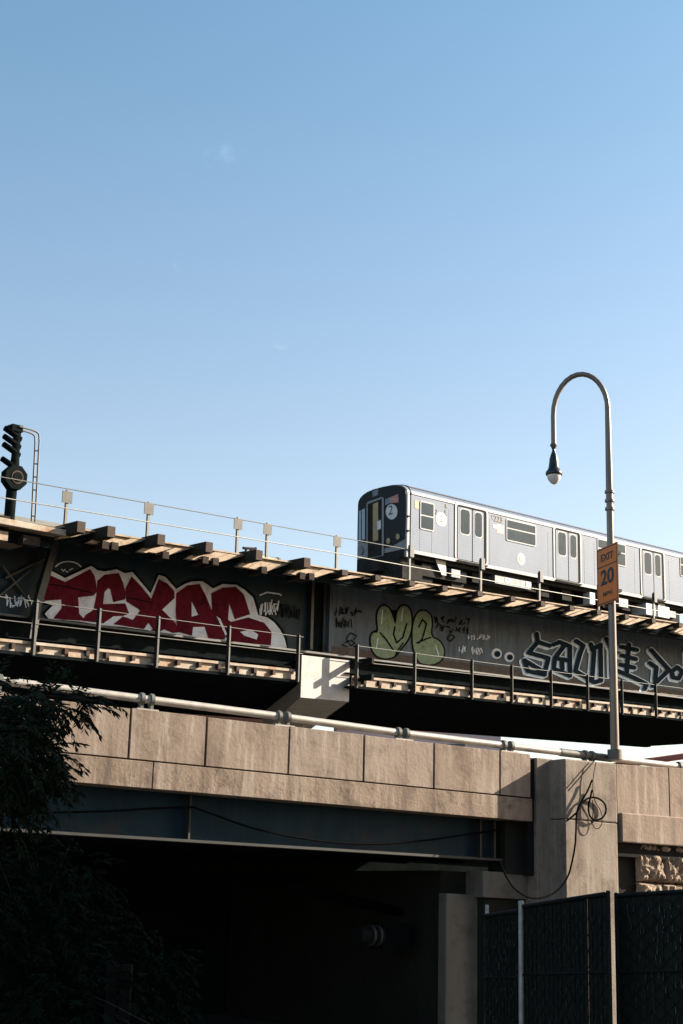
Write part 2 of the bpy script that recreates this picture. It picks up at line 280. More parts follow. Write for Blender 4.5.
# right-hand parapet, cap beam and rough stone wall
rt = line(B, (619, 764), (683, 768.5), PV-.06); bt = line(B, (622, 812.5), (683, 817.5), PV+.03); bb = line(B, (622, 842), (683, 846.5), PV+.03)
ur = [pu1+.035, B.uw(671, 790, PV)[0]]+[B.uw(671, 790, PV)[0]+1.75*k for k in range(1, 5)]
for i in range(len(ur)-1):
    mb = MB(); slab(mb, B, ur[i]+.012, ur[i+1]-.012, -.2, PV-.06, cst(-.75), pl(rt, random.uniform(-.006, .006))); mb.build('parapet_panel', M['concrete'], rb, bevel=.012)
mb = MB(); slab(mb, B, pu1-.1, ur[-1], -.22, PV-.12, cst(-1.5), pl(rt, -.05)); mb.build('parapet_backing', M['black'], rb)
cb0 = B.uw(622, 830, PV+.03)[0]
mb = MB(); slab(mb, B, cb0, ur[-1], -.2, PV+.03, bb, bt); mb.build('ledge_beam', M['concrete'], rb, bevel=.025)
mb = MB(); mb.box(B, pu1-.1, ur[-1], -.9, -.25, -6.2, -1.2); mb.build('wall_core', M['black'], rb)

# rough stone retaining wall
sw = thing('stone_wall', B(9, 0, -6), 'rough rock-faced stone wall under the concrete ledge beam', 'wall')
def stone(u0, u1, w0, w1):
    import mathutils
    mb = MB(); nx, nz = max(4, int((u1-u0)/.045)), max(4, int((w1-w0)/.045)); vs = []
    sd = random.uniform(0, 50)
    for j in range(nz+1):
        for i in range(nx+1):
            a, c = i/nx, j/nz; e = min(a, 1-a)*(u1-u0); h = min(c, 1-c)*(w1-w0); k = min(1, min(e, h)/.07)
            u, z = u0+(u1-u0)*a, w0+(w1-w0)*c
            nn = mathutils.noise.noise(Vector((u*4+sd, z*4, 0)))+.6*mathutils.noise.noise(Vector((u*10+sd, z*10, 3)))+.3*mathutils.noise.noise(Vector((u*24, z*24, sd)))
            v = .25+k**.6*(.14+.11*nn); vs.append(B(u+.02*mathutils.noise.noise(Vector((z*9, u*2, sd))), v, z+.02*mathutils.noise.noise(Vector((u*8, z, sd)))))
    fs = [(j*(nx+1)+i, j*(nx+1)+i+1, (j+1)*(nx+1)+i+1, (j+1)*(nx+1)+i) for j in range(nz) for i in range(nx)]
    mb.add(vs, fs); mb.build('stone', M['stone'], sw)
wz = [B.uw(650, y, .05)[1] for y in (843, 854, 883)]; zz = [wz[0], wz[1], wz[2], wz[2]-.55, wz[2]-1.1, wz[2]-1.7, wz[2]-2.3]
for r in range(len(zz)-1):
    u = pu1+.02-(.5 if r % 2 else .12)
    u = B.uw(627, 860, 0)[0] if r < 3 else u
    while u < 10.5:
        l = random.uniform(.7, 1.35); stone(u+.012, u+l-.012, zz[r+1]+.014, zz[r]-.014); u += l
mb = MB(); mb.box(B, pu1-.05, 11, -.25, .20, -6.2, -1.2); mb.build('mortar', M['concrete_dark'], sw)

# pipe railing
gr = thing('guard_rail', B(0, -.15, .5), 'fat pale pipe guard rail on short brackets along the overpass parapet', 'railing')
pv = -.14
pipe_l = line(B, (108, 694.5), (283, 717), pv); pipe_m = line(B, (290, 718), (400, 733), pv); pipe_n = line(B, (408, 734), (683, 767), pv)
def pipe(u0, u1, f, m=M['pipe'], r=.075): mb = MB(); mb.tube([B(u0, pv, f(u0)), B(u1, pv, f(u1))], r, 14); return mb.build('pipe', m, gr)
ub = lambda x, y: B.uw(x, y, pv)[0]
brk = [(283, 717), (402, 733), (507, 746), (588, 756)]
x0 = -15.5; segs = [(x0, ub(281, 717), pipe_l), (ub(287, 718), ub(398, 733), pipe_m), (ub(406, 734), ub(503, 746), pipe_n), (ub(511, 747), ub(584, 756), pipe_n), (ub(592, 757), 12, pipe_n)]
for a, b, f in segs: pipe(a, b, f)
mb = MB(); mb.tube([B(ub(560, 752), pv, pipe_n(ub(560, 752))), B(ub(611, 758), pv, pipe_n(ub(611, 758)))], .088, 14); mb.build('dark_pipe_length', M['rail_old'], gr)  # darker, slightly thicker length of the pipe
allb = [ub(*p) for p in brk]+[ub(283, 717)-k*2.95 for k in (1, 2, 3, 4)]+[ub(588, 756)+2.9]
for u in allb:
    f = pipe_l if u < ub(284, 717)+.01 else (pipe_m if u < ub(403, 733)+.01 else pipe_n)
    z = f(u); t = (top(u) if u < uR else ptop(u))
    for dx in (-.10, .10):
        mb = MB(); mb.box(B, u+dx-.03, u+dx+.03, pv-.05, pv+.05, t-.03, z+.06); mb.tube([B(u+dx-.035, pv, z), B(u+dx+.035, pv, z)], .115, 12); mb.build('bracket', M['rail_old'], gr)
    mb = MB(); mb.box(B, u-.22, u+.22, pv-.1, pv+.1, t-.04, t+.03); mb.build('base_plate', M['pipe'], gr)

# ================================================================ railway viaduct
rv = thing('railway_viaduct', A(-1.4, -3, -4), 'dark riveted steel railway viaduct painted with graffiti, carrying the train', 'viaduct')
V0, V1 = -34.0, 40.0
usp = A.uw(318, 620)[0]
wt = line(A, (60, 541), (640, 634)); wb = line(A, (150, 633), (640, 693))
mb = MB(); slab(mb, A, V0, usp-.32, -.06, 0, wb, wt); webL = mb.build('girder_web', M['web_blue'], rv, label='blue-black girder plate with the red and white graffiti')
mb = MB(); slab(mb, A, usp+.32, V1, -.06, 0, wb, wt); webR = mb.build('girder_web', M['web_grey'], rv, label='sooty grey girder plate with green and navy graffiti')
mb = MB(); slab(mb, A, usp-.31, usp+.31, -.3, -.1, pl(wb, .02), pl(wt, -.01)); mb.build('span_gap', M['blackish'], rv)
for s in (-1, 1):
    mb = MB(); slab(mb, A, usp+s*.5-.07, usp+s*.5+.07, .0, .2, pl(wb, .1), wt); mb.build('end_stiffener', M['flange'] if s < 0 else M['web_grey'], rv)
mb = MB(); slab(mb, A, usp+.32, V1, .003, .012, pl(wb, .0), pl(wb, .38)); mb.build('rust_band', M['web_rust'], rv, label='rust stained strip along the foot of the girder plate')
mb = MB(); slab(mb, A, V0, V1, -.2, .32, pl(wt, 0), pl(wt, .06)); mb.build('top_flange', M['flange'], rv)
mb = MB(); slab(mb, A, V0, V1, -.2, .32, pl(wb, -.07), wb); mb.build('bottom_flange', M['flange'], rv)
mb = MB(); slab(mb, A, V0, V1, -.5, -.1, cst(-2.66), pl(wb, -.07)); mb.build('lower_chord', M['blackish'], rv)
mb = MB(); mb.box(A, V0, V1, -11.5, -.1, 1.50, 1.62); mb.build('deck_plate', M['blackish'], rv)
for k in range(5):
    v = -2.6-2.2*k; mb = MB(); mb.box(A, V0, V1, v-.08, v+.08, -2.66, 1.5); mb.build('inner_girder', M['blackish'], rv)
mb = MB(); mb.box(A, V0, V1, -11.5, -.5, -2.66, -2.58); mb.build('soffit', M['blackish'], rv)
u = V0+1
while u < V1:
    mb = MB(); mb.box(A, u-.1, u+.1, -11.4, -.5, -2.6, -2.1); mb.build('floor_beam', M['blackish'], rv); u += 3.1
# leaning strut and bracing at the left
a0 = A.uw(57, 535, .45); a1 = A.uw(36, 608, .45); a2 = A.uw(31, 640, .45)
mb = MB()
for (p, q) in ((a0, a1), (a1, a2)): mb.hexa([A(p[0]-.13, .35, p[1]), A(p[0]+.13, .35, p[1]), A(p[0]+.13, .55, p[1]), A(p[0]-.13, .55, p[1]), A(q[0]-.13, .35, q[1]), A(q[0]+.13, .35, q[1]), A(q[0]+.13, .55, q[1]), A(q[0]-.13, .55, q[1])])
mb.build('strut', M['flange'], rv)
for p, q in (((5, 578), (45, 558)), ((2, 566), (28, 600)), ((-6, 600), (30, 570))):
    a, b = A.uw(*p, .12), A.uw(*q, .12); mb = MB(); mb.tube([A(a[0], .12, a[1]), A(b[0], .12, b[1])], .05, 6); mb.build('brace', M['flange'], rv)
# ---- ties, edge fascia boards
OV = 2.0
fb = line(A, (81, 541.7), (640, 630), .9+OV); ft = line(A, (81, 530), (640, 617.5), .9+OV)
tie_u = [A.uw(x, y, 1.45+OV)[0] for x, y in ((78, 530), (108, 535), (158, 543), (206, 550), (256, 558), (304, 565))]
for x in (343, 376, 410, 443, 478, 511, 541, 570, 597, 625, 652, 679): tie_u.append(A.uw(x, 570+(x-343)*.18, 1.1+OV)[0])
nr = len(tie_u)
while tie_u[-1] < V1-2: tie_u.append(tie_u[-1]+2.35)
tie_u = [tie_u[0]-2.2*k for k in range(6, 0, -1)]+tie_u
ulim = A.uw(62, 530, 1+OV)[0]
for i, u in enumerate(tie_u):
    left = u < A.uw(320, 570, 1.4+OV)[0]
    ve = 1.6+OV if left else 1.2+OV
    if u < ulim-.5: ve = .8+OV
    mb = MB(); slab(mb, A, u-.16, u+.16, .6+OV-.9, ve, pl(ft, -.26 if left else -.24), pl(ft, .10 if left else -.02)); t = mb.build('tie', M['tie'], rv)
    if u >= ulim-.5:
        mb = MB(); slab(mb, A, u-.15, u+.15, ve, ve+.02, pl(ft, -.25 if left else -.23), pl(ft, .09 if left else -.03)); mb.build('tie_end', M['tie_end'], t)
# boards between the outrigger ties, skewed to imitate slanting shadow edges
for i in range(len(tie_u)-1):
    a, b = tie_u[i]+.17, tie_u[i+1]-.17
    if a < ulim: continue
    n = max(2, int((b-a)/.5)); s = (b-a)/n
    for k in range(n):
        dz = random.uniform(-.03, .05); dv = random.uniform(-.05, .05)
        lft = a < A.uw(320, 570, 1.4+OV)[0]
        drop = 0 if lft else -.02
        if (not lft) and k == 0: dz += .16
        x0_, x1_ = a+k*s+.02, a+(k+1)*s-.02; fa, fb_ = k/n, (k+1)/n; sA, sB = (.55, 1.0) if lft else (.7, 1.45); s0_, s1_ = sA+(sB-sA)*fa, sA+(sB-sA)*fb_; va, vb = .70+OV, .92+OV+dv; mb = MB()
        lo_, hi_ = fb(x0_)+dz+drop, ft(x0_)-.03
        if not lft: lo_ += .13
        mb.hexa([A(x0_-s0_, va, lo_), A(x1_-s1_-.02, va, lo_), A(x1_-s1_-.02, vb, lo_), A(x0_-s0_, vb, lo_), A(x0_, va, hi_), A(x1_, va, hi_), A(x1_, vb, hi_), A(x0_, vb, hi_)])
        mb.build('edge_board', M['wood'], rv)
        if lft and k in (1, 2) and random.random() < .8:   # short tie stubs under the board ends
            us_ = x0_-s0_+random.uniform(.0, .15); mb = MB(); mb.box(A, us_, us_+.26, .3+OV, .98+OV+random.uniform(0, .1), lo_-.14, lo_+.10); mb.build('tie_stub', M['tie'], rv)
mb = MB(); slab(mb, A, ulim, V1, .5+OV, .66+OV, pl(fb, .06), pl(ft, .0)); mb.build('stringer', M['blackish'], rv)
mb = MB(); hq = [(-.12, pl(wt, .07)), (.62+OV, pl(fb, -.03)), (.62+OV, pl(fb, .12)), (-.12, pl(wt, .25))]
mb.prism([A(V0, v_, f_(V0)) for v_, f_ in hq], A(V1, 0, fb(V1))-A(V0, 0, fb(V0))); mb.build('haunch', M['blackish'], rv)
mb = MB(); slab(mb, A, ulim, V1, .2+OV, .99+OV, pl(ft, -.02), pl(ft, .03)); mb.build('edge_plank', M['wood'], rv)
# the platform at the left
mb = MB(); f1 = line(A, (0, 517), (62, 529), 1.1+OV); f2 = line(A, (0, 523.5), (62, 535), 1.1+OV)
slab(mb, A, V0, ulim+.1, -.4, 1.1+OV, f2, f1); mb.build('signal_platform', M['wood_pale'], rv, bevel=.02)
for k in range(12):
    u = ulim-.9-1.15*k; mb = MB(); slab(mb, A, u-.35, u+.25, .5+OV, .82+OV, pl(f2, -.42), pl(f2, -.14)); mb.build('edge_board', M['wood'] if k % 2 else M['tie'], rv)
mb = MB(); slab(mb, A, V0, ulim, .3+OV, .48+OV, pl(f2, -.34), pl(f2, 0)); mb.build('platform_stringer', M['blackish'], rv)
# running rails (rail head about 1 m below the car floor)
for v in (-1.55, -2.98, -5.5, -6.93):
    mb = MB(); mb.box(A, V0, V1, v-.035, v+.035, 2.05, 2.36); mb.build('running_rail', M['rail_old'], rv)
mb = MB(); mb.box(A, V0, V1, -11.5, -.9, 1.7, 2.05); mb.build('ballast_deck', M['tie'], rv)
mb = MB(); mb.box(A, V0, V1, -11.9, -11.5, -2.72, 2.2); mb.build('far_girder', M['blackish'], rv)
# ---- pier cap
cv = .72
c = [A.uw(*p, cv) for p in ((302, 655), (350, 659.5), (349, 702.5), (300.5, 697.5))]
cu0, cu1 = c[3][0], c[1][0]; cb = c[3][1]-.0; ct = c[0][1]
cdir = Vector((math.sin(R_(-9)), math.cos(R_(-9)), 0))
mb = MB(); q0, q1 = A(cu0+.02, cv-.02, 0), A(cu1-.02, cv-.02, 0); LZ = [A(0, 0, cb).z, A(0, 0, ct).z]
F4 = lambda b_, t_: [A(cu0+.02, cv-.02, b_), A(cu1-.02, cv-.02, b_), A(cu1-.02, cv-.02, b_)+cdir*13, A(cu0+.02, cv-.02, b_)+cdir*13]
mb.hexa(F4(cb+.01, 0)+F4(ct-.01, 0)); cap = mb.build('pier_cap', M['capgrey'], rv)
mb = MB(); slab(mb, A, cu0, cu1, cv-.02, cv, cst(cb), cst(ct)); mb.build('end_plate', M['capwhite'], cap, label='white painted end plate of the pier cap', bevel=.01)
for kk in (9.5, 12.2):
    pc = A((cu0+cu1)/2, cv, cb)+cdir*kk; mb = MB(); mb.box(lambda a, b, z: Vector((pc.x+a, pc.y+b, z)), -.5, .5, -.5, .5, 0, pc.z+.05); mb.build('column', M['capgrey'], rv)
for zz_, dz in ((ct+.02, .0), (ct-.62, 0)):     # bars added beside the cap to cast slanting shadow stripes on its end plate
    mb = MB(); mb.box(A, cu1+.03, cu1+.16, cv-.3, cv+1.15, zz_-.22, zz_); mb.build('shadow_bar', M['dark_steel'], rv)
# ---- lower walkway
lw = thing('lower_walkway', A(3, 1.2, -2.7), 'lower timber inspection walkway hung along the viaduct girder', 'walkway')
WV = 1.25
st = line(A, (155, 654.5), (683, 710), WV); sb = line(A, (155, 667), (683, 720), WV)
gapA, gapB = A.uw(298, 680, WV)[0], A.uw(354, 690, WV)[0]
for a, b in ((V0, gapA), (gapB, V1)):
    mb = MB(); slab(mb, A, a, b, .1, WV-.02, sb, pl(sb, .06)); mb.build('soffit_board', M['blackish'], lw)
    mb = MB(); slab(mb, A, a, b, WV-.16, WV-.11, pl(sb, .0), pl(st, -.0)); mb.build('back_board', M['wood_pale'], lw)
    mb = MB(); slab(mb, A, a, b, WV-.04, WV, pl(st, -.09), st); mb.build('fascia', M['wood_pale'], lw)
    mb = MB(); slab(mb, A, a, b, .3, WV-.4, pl(st, .12), pl(st, .16)); mb.build('floor', M['blackish'], lw)
    mb = MB(); slab(mb, A, a, b, WV-.3, WV+.02, pl(sb, -.05), pl(sb, -.002)); mb.build('bottom_angle', M['blackish'], lw)
    u = a+.5
    while u < b-.5:
        mb = MB(); slab(mb, A, u, u+.13, WV-.12, WV+.06, pl(st, -.28), pl(st, -.12)); mb.build('joist_end', M['tie_end'], lw)  # stubs added proud of the boards to cast slanting shadows
        if random.random() < .35:
            l = random.uniform(.3, .7); mb = MB(); slab(mb, A, u+.2, u+.2+l, WV-.10, WV-.03, pl(sb, .0), pl(sb, random.uniform(.2, .3))); mb.build('block', M['wood'] if random.random() < .5 else M['wood_pale'], lw)
        u += random.uniform(.75, 1.15)
lp = [(32.5, 655), (96, 661), (155.5, 667), (227, 674), (297, 681), (356, 688), (414, 694), (471.5, 700), (511.5, 704), (551, 708), (587.5, 711), (622, 715), (656, 719)]
lr1 = line(A, (176, 620.5), (300, 637), WV+.05); lr2 = line(A, (155, 637.5), (297, 653.5), WV+.05)
lr1b = line(A, (356, 646), (555, 672), WV+.05); lr2b = line(A, (356, 662), (555, 683), WV+.05)
pu = [A.uw(x, y, WV+.05)[0] for x, y in lp]; pu = [pu[0]-2.9*k for k in (5, 4, 3, 2, 1)]+pu+[pu[-1]+2.9*k for k in (1, 2, 3, 4)]
for u in pu:
    f = lr1 if u < gapA+.2 else lr1b
    mb = MB(); slab(mb, A, u-.07, u+.07, WV+.02, WV+.09, pl(sb, -.02), pl(f, .06)); slab(mb, A, u-.07, u-.05, WV+.09, WV+.18, pl(sb, -.02), pl(f, .06)); mb.build('post', M['flange'], lw)
for a, b, f, h in ((V0, gapA+.1, lr1, .015), (V0, gapA+.1, lr2, .017), (gapB, V1, lr1b, .015), (gapB, V1, lr2b, .017)):
    mb = MB(); mb.tube([A(a, WV+.11, f(a)), A(b, WV+.11, f(b))], h, 6); mb.build('rail', M['rail_old'], lw)
# ---- upper railing
ur_ = thing('deck_railing', A(0, 1.0, 2), 'thin two-wire railing with small square plates along the upper deck edge', 'railing')
RV = 2.6
up = [(67.5, 490, 530, 1), (149, 502, 543.5, 1), (238, 517.5, 556, 1), (267.5, 523, 561, 1), (337, 535.5, 573, 1), (409.5, 547, 583, 2), (480.5, 560, 597, 2), (539, 573, 607, 2), (598, 585, 618, 2), (653, 594, 628, 2)]
r1 = line(A, (0, 477), (337, 537), RV); r2 = line(A, (0, 497.5), (337, 553.5), RV)
r2r = line(A, (337, 553.5), (683, 615.5), RV)
for x, y0, y1, k in up:
    u, wtp = A.uw(x, y0, RV); wbt = A.uw(x, y1, RV)[1]
    mb = MB(); mb.box(A, u-.045, u+.045, RV-.04, RV+.04, wbt-.2, wtp); mb.build('post', M['rail_old'], ur_)
    if k == 1: mb = MB(); mb.box(A, u-.22, u+.16, RV+.045, RV+.07, wtp-.44, wtp-.06); mb.build('plate', M['plate_grey'], ur_)
    else: mb = MB(); mb.box(A, u-.12, u+.10, RV+.045, RV+.16, wtp-.42, wtp+.05); mb.build('post_cap', M['flange'], ur_)
uj = A.uw(337, 545, RV)[0]; ue = A.uw(410, 549, RV)[0]
mb = MB(); mb.tube([A(V0, RV+.03, r1(V0)), A(uj, RV+.03, r1(uj)), A(ue, RV+.03, r1(ue)-.0)], .017, 6); mb.build('wire', M['rail_old'], ur_)
mb = MB(); mb.tube([A(V0, RV+.03, r2(V0)), A(uj, RV+.03, r2(uj)), A(V1, RV+.03, r2r(V1))], .020, 6); mb.build('wire', M['galv'], ur_)

# ================================================================ graffiti (flat paint on the girder plates)
ZF = lambda x0, y0, s: (lambda x, y: (x0+x/s, y0+y/s))
Z5 = ZF(20, 550, 4.553); Z6 = ZF(150, 560, 4.27); Z7 = ZF(500, 620, 3.732); ZM = ZF(310, 580, 3.415); ZE = ZF(483, 600, 3.415)
def paint(polys, name, m, v, parent, label=None):
    mb = MB()
    for i, poly in enumerate(polys):
        vv = v+.0012*i; pts = [A.uw(x, y, vv) for x, y in poly]
        mb.prism([A(a, vv-.004, b) for a, b in pts], A.n*.004)
    return mb.build(name, m, parent, label)
def smooth(pts, it=2):
    for _ in range(it):
        o = []
        for i in range(len(pts)):
            a, b = pts[i], pts[(i+1) % len(pts)]
            o += [(a[0]*.75+b[0]*.25, a[1]*.75+b[1]*.25), (a[0]*.25+b[0]*.75, a[1]*.25+b[1]*.75)]
        pts = o
    return pts
def grow(pts, r):
    cx = sum(p[0] for p in pts)/len(pts); out = []; n = len(pts)
    ar = sum(pts[i][0]*pts[(i+1) % n][1]-pts[(i+1) % n][0]*pts[i][1] for i in range(n)); sg = 1 if ar > 0 else -1
    for i in range(n):
        a, b, c = Vector(pts[i-1]), Vector(pts[i]), Vector(pts[(i+1) % n])
        t = (c-a); t = t.normalized() if t.length else Vector((1, 0)); out.append((b.x+t.y*r*sg, b.y-t.x*r*sg))
    return out
def strokes(lines, wd, name, m, v, parent, label=None, Zf=lambda x, y: (x, y)):
    mb = MB(); i = 0
    for L in lines:
        L = [Zf(*p) for p in L]; 
        for a, b in zip(L[:-1], L[1:]):
            a, b = Vector(a), Vector(b); t = (b-a).normalized() if (b-a).length else Vector((1, 0)); nn = Vector((-t.y, t.x))*wd/2; vv = v+.0004*i; i += 1
            arc = [b+nn*math.cos(k)+t*(wd/2)*math.sin(k) for k in [math.pi*q/6 for q in range(7)]]+[a-nn*math.cos(k)-t*(wd/2)*math.sin(k) for k in [math.pi*q/6 for q in range(7)]]
            pts = [A.uw(p.x, p.y, vv) for p in arc]; mb.prism([A(p[0], vv-.003, p[1]) for p in pts], A.n*.003)
    return mb.build(name, m, parent, label)
sil = [Z5(*p) for p in ((120, 82), (205, 128), (325, 72), (352, 92), (385, 98), (440, 88), (478, 106), (512, 100), (595, 198), (632, 113), (660, 122))]+\
      [Z6(*p) for p in ((72, 80), (112, 124), (150, 102), (178, 92), (222, 90), (250, 108), (268, 122), (310, 103), (370, 106), (405, 128), (440, 160), (452, 200), (462, 235), (500, 245), (530, 266), (556, 298), (575, 335), (584, 376), (520, 370), (380, 352), (240, 337), (120, 318), (0, 303))]+\
      [Z5(*p) for p in ((580, 365), (470, 350), (370, 342), (270, 325), (160, 316), (130, 312), (113, 290), (150, 252), (118, 242), (98, 214), (86, 165))]
paint([grow(sil, 2.6)], 'graffiti_outline', M['gblack'], .016, webL, 'black outline round the red and white letters')
gw = paint([sil], 'graffiti_letters', M['gwhite'], .022, webL, 'white shapes behind the red graffiti letters')
T = [Z5(*p) for p in ((112, 103), (206, 145), (320, 86), (340, 118), (347, 150), (350, 190), (335, 208), (265, 216), (270, 290), (300, 322), (200, 318), (152, 312), (190, 264), (188, 226), (112, 232), (95, 168))]
E_ = [Z5(*p) for p in ((352, 140), (385, 112), (450, 104), (470, 150), (482, 200), (478, 225), (425, 238), (412, 180), (402, 174), (386, 190), (378, 246), (480, 243), (498, 290), (470, 300), (425, 302), (380, 334), (282, 322), (300, 295), (335, 272), (348, 205))]
X_ = [Z5(*p) for p in ((480, 176), (508, 119), (552, 165), (598, 222), (632, 132), (655, 145))]+[Z6(*p) for p in ((72, 98), (104, 132), (106, 162), (52, 212), (110, 270), (126, 308), (98, 312), (60, 296), (40, 308), (0, 300))]+[Z5(*p) for p in ((606, 362), (585, 330), (565, 360), (425, 338), (470, 302), (515, 318), (548, 275), (484, 234))]
A_ = [Z6(*p) for p in ((112, 142), (160, 108), (212, 102), (238, 150), (262, 210), (300, 245), (326, 320), (318, 340), (250, 334), (234, 285), (184, 286), (180, 324), (118, 306), (110, 220))]
S1 = [Z6(*p) for p in ((262, 142), (310, 118), (366, 114), (400, 145), (415, 190), (428, 232), (362, 253), (350, 215), (338, 186), (334, 255), (345, 264), (420, 245), (488, 268), (520, 308), (516, 364), (430, 356), (335, 346), (300, 280), (265, 215))]
paint([T, E_, X_, A_, S1], 'graffiti_letters', M['red'], .032, gw, 'dark red graffiti letters reading TEXAS')
C1 = [Z6(*p) for p in ((178, 178), (206, 234), (178, 242))]; C2 = [Z6(*p) for p in ((385, 306), (430, 297), (462, 318), (456, 340), (402, 322))]; C3 = [Z6(*p) for p in ((284, 240), (300, 250), (330, 318), (322, 322))]
paint([C1, C2, C3], 'graffiti_counter', M['gwhite'], .050, gw)
strokes([[(92, 150), (200, 165), (330, 195)], [(482, 215), (600, 240)]], 1.0, 'graffiti_line', M['gblack'], .052, webL, None, Z5)
# small arc tag left, white scribble right
arc = [(160+60+62*math.cos(a), 90-38*math.sin(a)) for a in [math.pi*k/8 for k in range(1, 8)]]
strokes([arc], 1.1, 'graffiti_tag', M['ghalo'], .03, webL, None, Z5)
strokes([[(190, 88), (198, 96), (205, 88)], [(210, 96), (218, 100)], [(225, 92), (240, 84)]], .9, 'graffiti_tag', M['gwhite'], .03, webL, None, Z5)
strokes([[(470, 150), (500, 138), (550, 145), (560, 150)]], 1.3, 'graffiti_tag', M['ghalo'], .03, webL, None, Z6)
def scrib(x0, y0, x1, y1, n, Zf, sl=0):
    L = []; r = random.Random(int(x0*7+y0))
    for k in range(n):
        cx = x0+(x1-x0)*(k+.5)/n; h = (y1-y0); l = [(cx+r.uniform(-.6, .6)*(x1-x0)/n, y0+h*r.random()+sl*(cx-x0)) for _ in range(4)]; L.append(l)
    return L
for bx in ((465, 165, 550, 235),):
    strokes(scrib(*bx, 9, Z6, .1), .9, 'graffiti_tag', M['gwhite'], .034, webL, None, Z6)
strokes(scrib(530, 175, 640, 240, 12, Z6, .15), 1.0, 'graffiti_tag', M['gblack'], .030, webL, None, Z6)
strokes(scrib(-70, 190, 60, 260, 12, Z5, .15), 1.0, 'graffiti_tag', M['ghalo'], .014, webL, None, Z5)
# green bubble letters
Mg = smooth([ZM(*p) for p in ((214, 178), (236, 182), (227, 120), (243, 86), (268, 92), (284, 128), (292, 160), (298, 106), (318, 84), (343, 98), (348, 150), (338, 200), (305, 238), (290, 262), (250, 270), (216, 252), (206, 205))])
Eg = smooth([ZM(*p) for p in ((352, 150), (368, 108), (398, 104), (418, 130), (410, 196), (442, 206), (460, 240), (452, 272), (420, 290), (378, 286), (362, 262), (350, 215))])
paint([grow(Mg, 1.8), grow(Eg, 1.6)], 'graffiti_outline', M['gblack'], .016, webR, 'black outline of the green bubble letters')
gg = paint([Mg, Eg], 'graffiti_letters', M['ggreen'], .026, webR, 'pale green bubble graffiti letters')
strokes([[(290, 160), (286, 185), (296, 215), (318, 195), (330, 150)], [(240, 180), (262, 205), (285, 240)], [(318, 215), (300, 240), (292, 258)], [(372, 160), (384, 135), (398, 150), (384, 200), (372, 215)], [(365, 215), (400, 200), (412, 196)]], 1.5, 'graffiti_line', M['gblack'], .036, gg, None, ZM)
strokes([[(248, 100), (244, 150)], [(318, 98), (312, 140)], [(232, 200), (226, 235)], [(430, 225), (440, 258)]], .8, 'graffiti_line', M['ghalo'], .036, gg, None, ZM)
strokes(scrib(82, 92, 178, 125, 9, ZM)+scrib(90, 130, 145, 165, 6, ZM)+[[(120, 215), (140, 205), (155, 215), (140, 225), (125, 200), (140, 180), (160, 190), (150, 205)], [(110, 220), (128, 228)], [(150, 225), (168, 235)]], .9, 'graffiti_tag', M['gblack'], .02, webR, None, ZM)
strokes(scrib(430, 118, 545, 145, 9, ZM, .1)+scrib(440, 150, 540, 178, 8, ZM, .1)+[[(470, 200), (480, 185), (495, 195), (480, 210), (470, 200)], [(425, 125), (440, 150), (430, 165)]], 1.0, 'graffiti_tag', M['gblack'], .02, webR, None, ZM)
strokes(scrib(540, 185, 618, 205, 8, ZM)+scrib(508, 225, 530, 252, 4, ZM)+scrib(550, 228, 590, 255, 6, ZM), .8, 'graffiti_tag', M['gwhite'], .02, webR, None, ZM)
def disc(cx, cy, r, n=16): return [(cx+r*math.cos(2*math.pi*k/n), cy+r*math.sin(2*math.pi*k/n)) for k in range(n)]
paint([disc(496.6, 653.6, 5.3), disc(509.3, 657, 5.0)], 'graffiti_eye', M['gwhite'], .022, webR)
paint([disc(497.4, 654, 3.2), disc(510, 657.3, 3.0)], 'graffiti_eye', M['gnavy'], .030, webR)
sav = [[(138, 52), (142, 82), (186, 96)], [(142, 82), (108, 122), (182, 142)], [(182, 142), (168, 196), (92, 150)], [(92, 150), (104, 190), (168, 204)],
       [(200, 92), (222, 82), (262, 98)], [(245, 90), (206, 142), (262, 152)], [(206, 142), (202, 182), (262, 208)], [(262, 98), (262, 208)], [(232, 146), (234, 182)],
       [(285, 78), (312, 96), (300, 125), (282, 190), (352, 232)], [(340, 90), (352, 120), (345, 220)], [(352, 232), (378, 226), (376, 92), (345, 110)],
       [(398, 70), (418, 108), (420, 205)], [(452, 100), (512, 112)], [(455, 132), (508, 146)], [(450, 166), (502, 178)], [(482, 92), (474, 196)], [(440, 190), (500, 215), (548, 240), (540, 258)],
       [(565, 112), (632, 186), (570, 246)], [(560, 160), (585, 178), (580, 222)], [(642, 192), (662, 176), (682, 192), (668, 218), (646, 214), (642, 192)], [(700, 120), (706, 240)], [(700, 130), (760, 150), (758, 230)]]
off = [[(x-9, y+5) for x, y in L] for L in sav]
h1 = strokes(off+sav, 6.2, 'graffiti_letters', M['ghalo'], .018, webR, 'pale outline of the navy graffiti letters', Z7)
strokes(sav, 4.3, 'graffiti_letters', M['gnavy'], .075, h1, 'navy angular graffiti letters', Z7)

# ================================================================ train
tr = thing('subway_car', A(14, -2.3, 2.36), 'stainless steel subway car with a black front end, on the viaduct', 'subway car')
TV = -1.0; TW = 3.0; u0 = A.uw(407, 520, TV)[0]; u1 = u0+23.4
wbase = A.uw(409, 551.5, TV)[1]; rr = A.uw(409, 488.5, TV-.35)[1]+.07
roofc = TV-TW/2
def section(bs=wbase):
    pts = [(TV, bs), (TV, rr-.40)]
    for k in range(1, 12):
        a = math.pi*k/12; pts.append((roofc+TW/2*abs(math.cos(a))**.7*(1 if math.cos(a) > 0 else -1), rr-.40+.56*math.sin(a)**.9))
    pts += [(TV-TW, rr-.40), (TV-TW, bs)]; return pts
sec = section()
mb = MB(); mb.prism([A(u0+.25, v, z) for v, z in sec], A.d*(u1-u0-.25)); body = mb.build('body', M['train'], tr)
body.data.polygons.foreach_set('use_smooth', [False]*len(body.data.polygons))
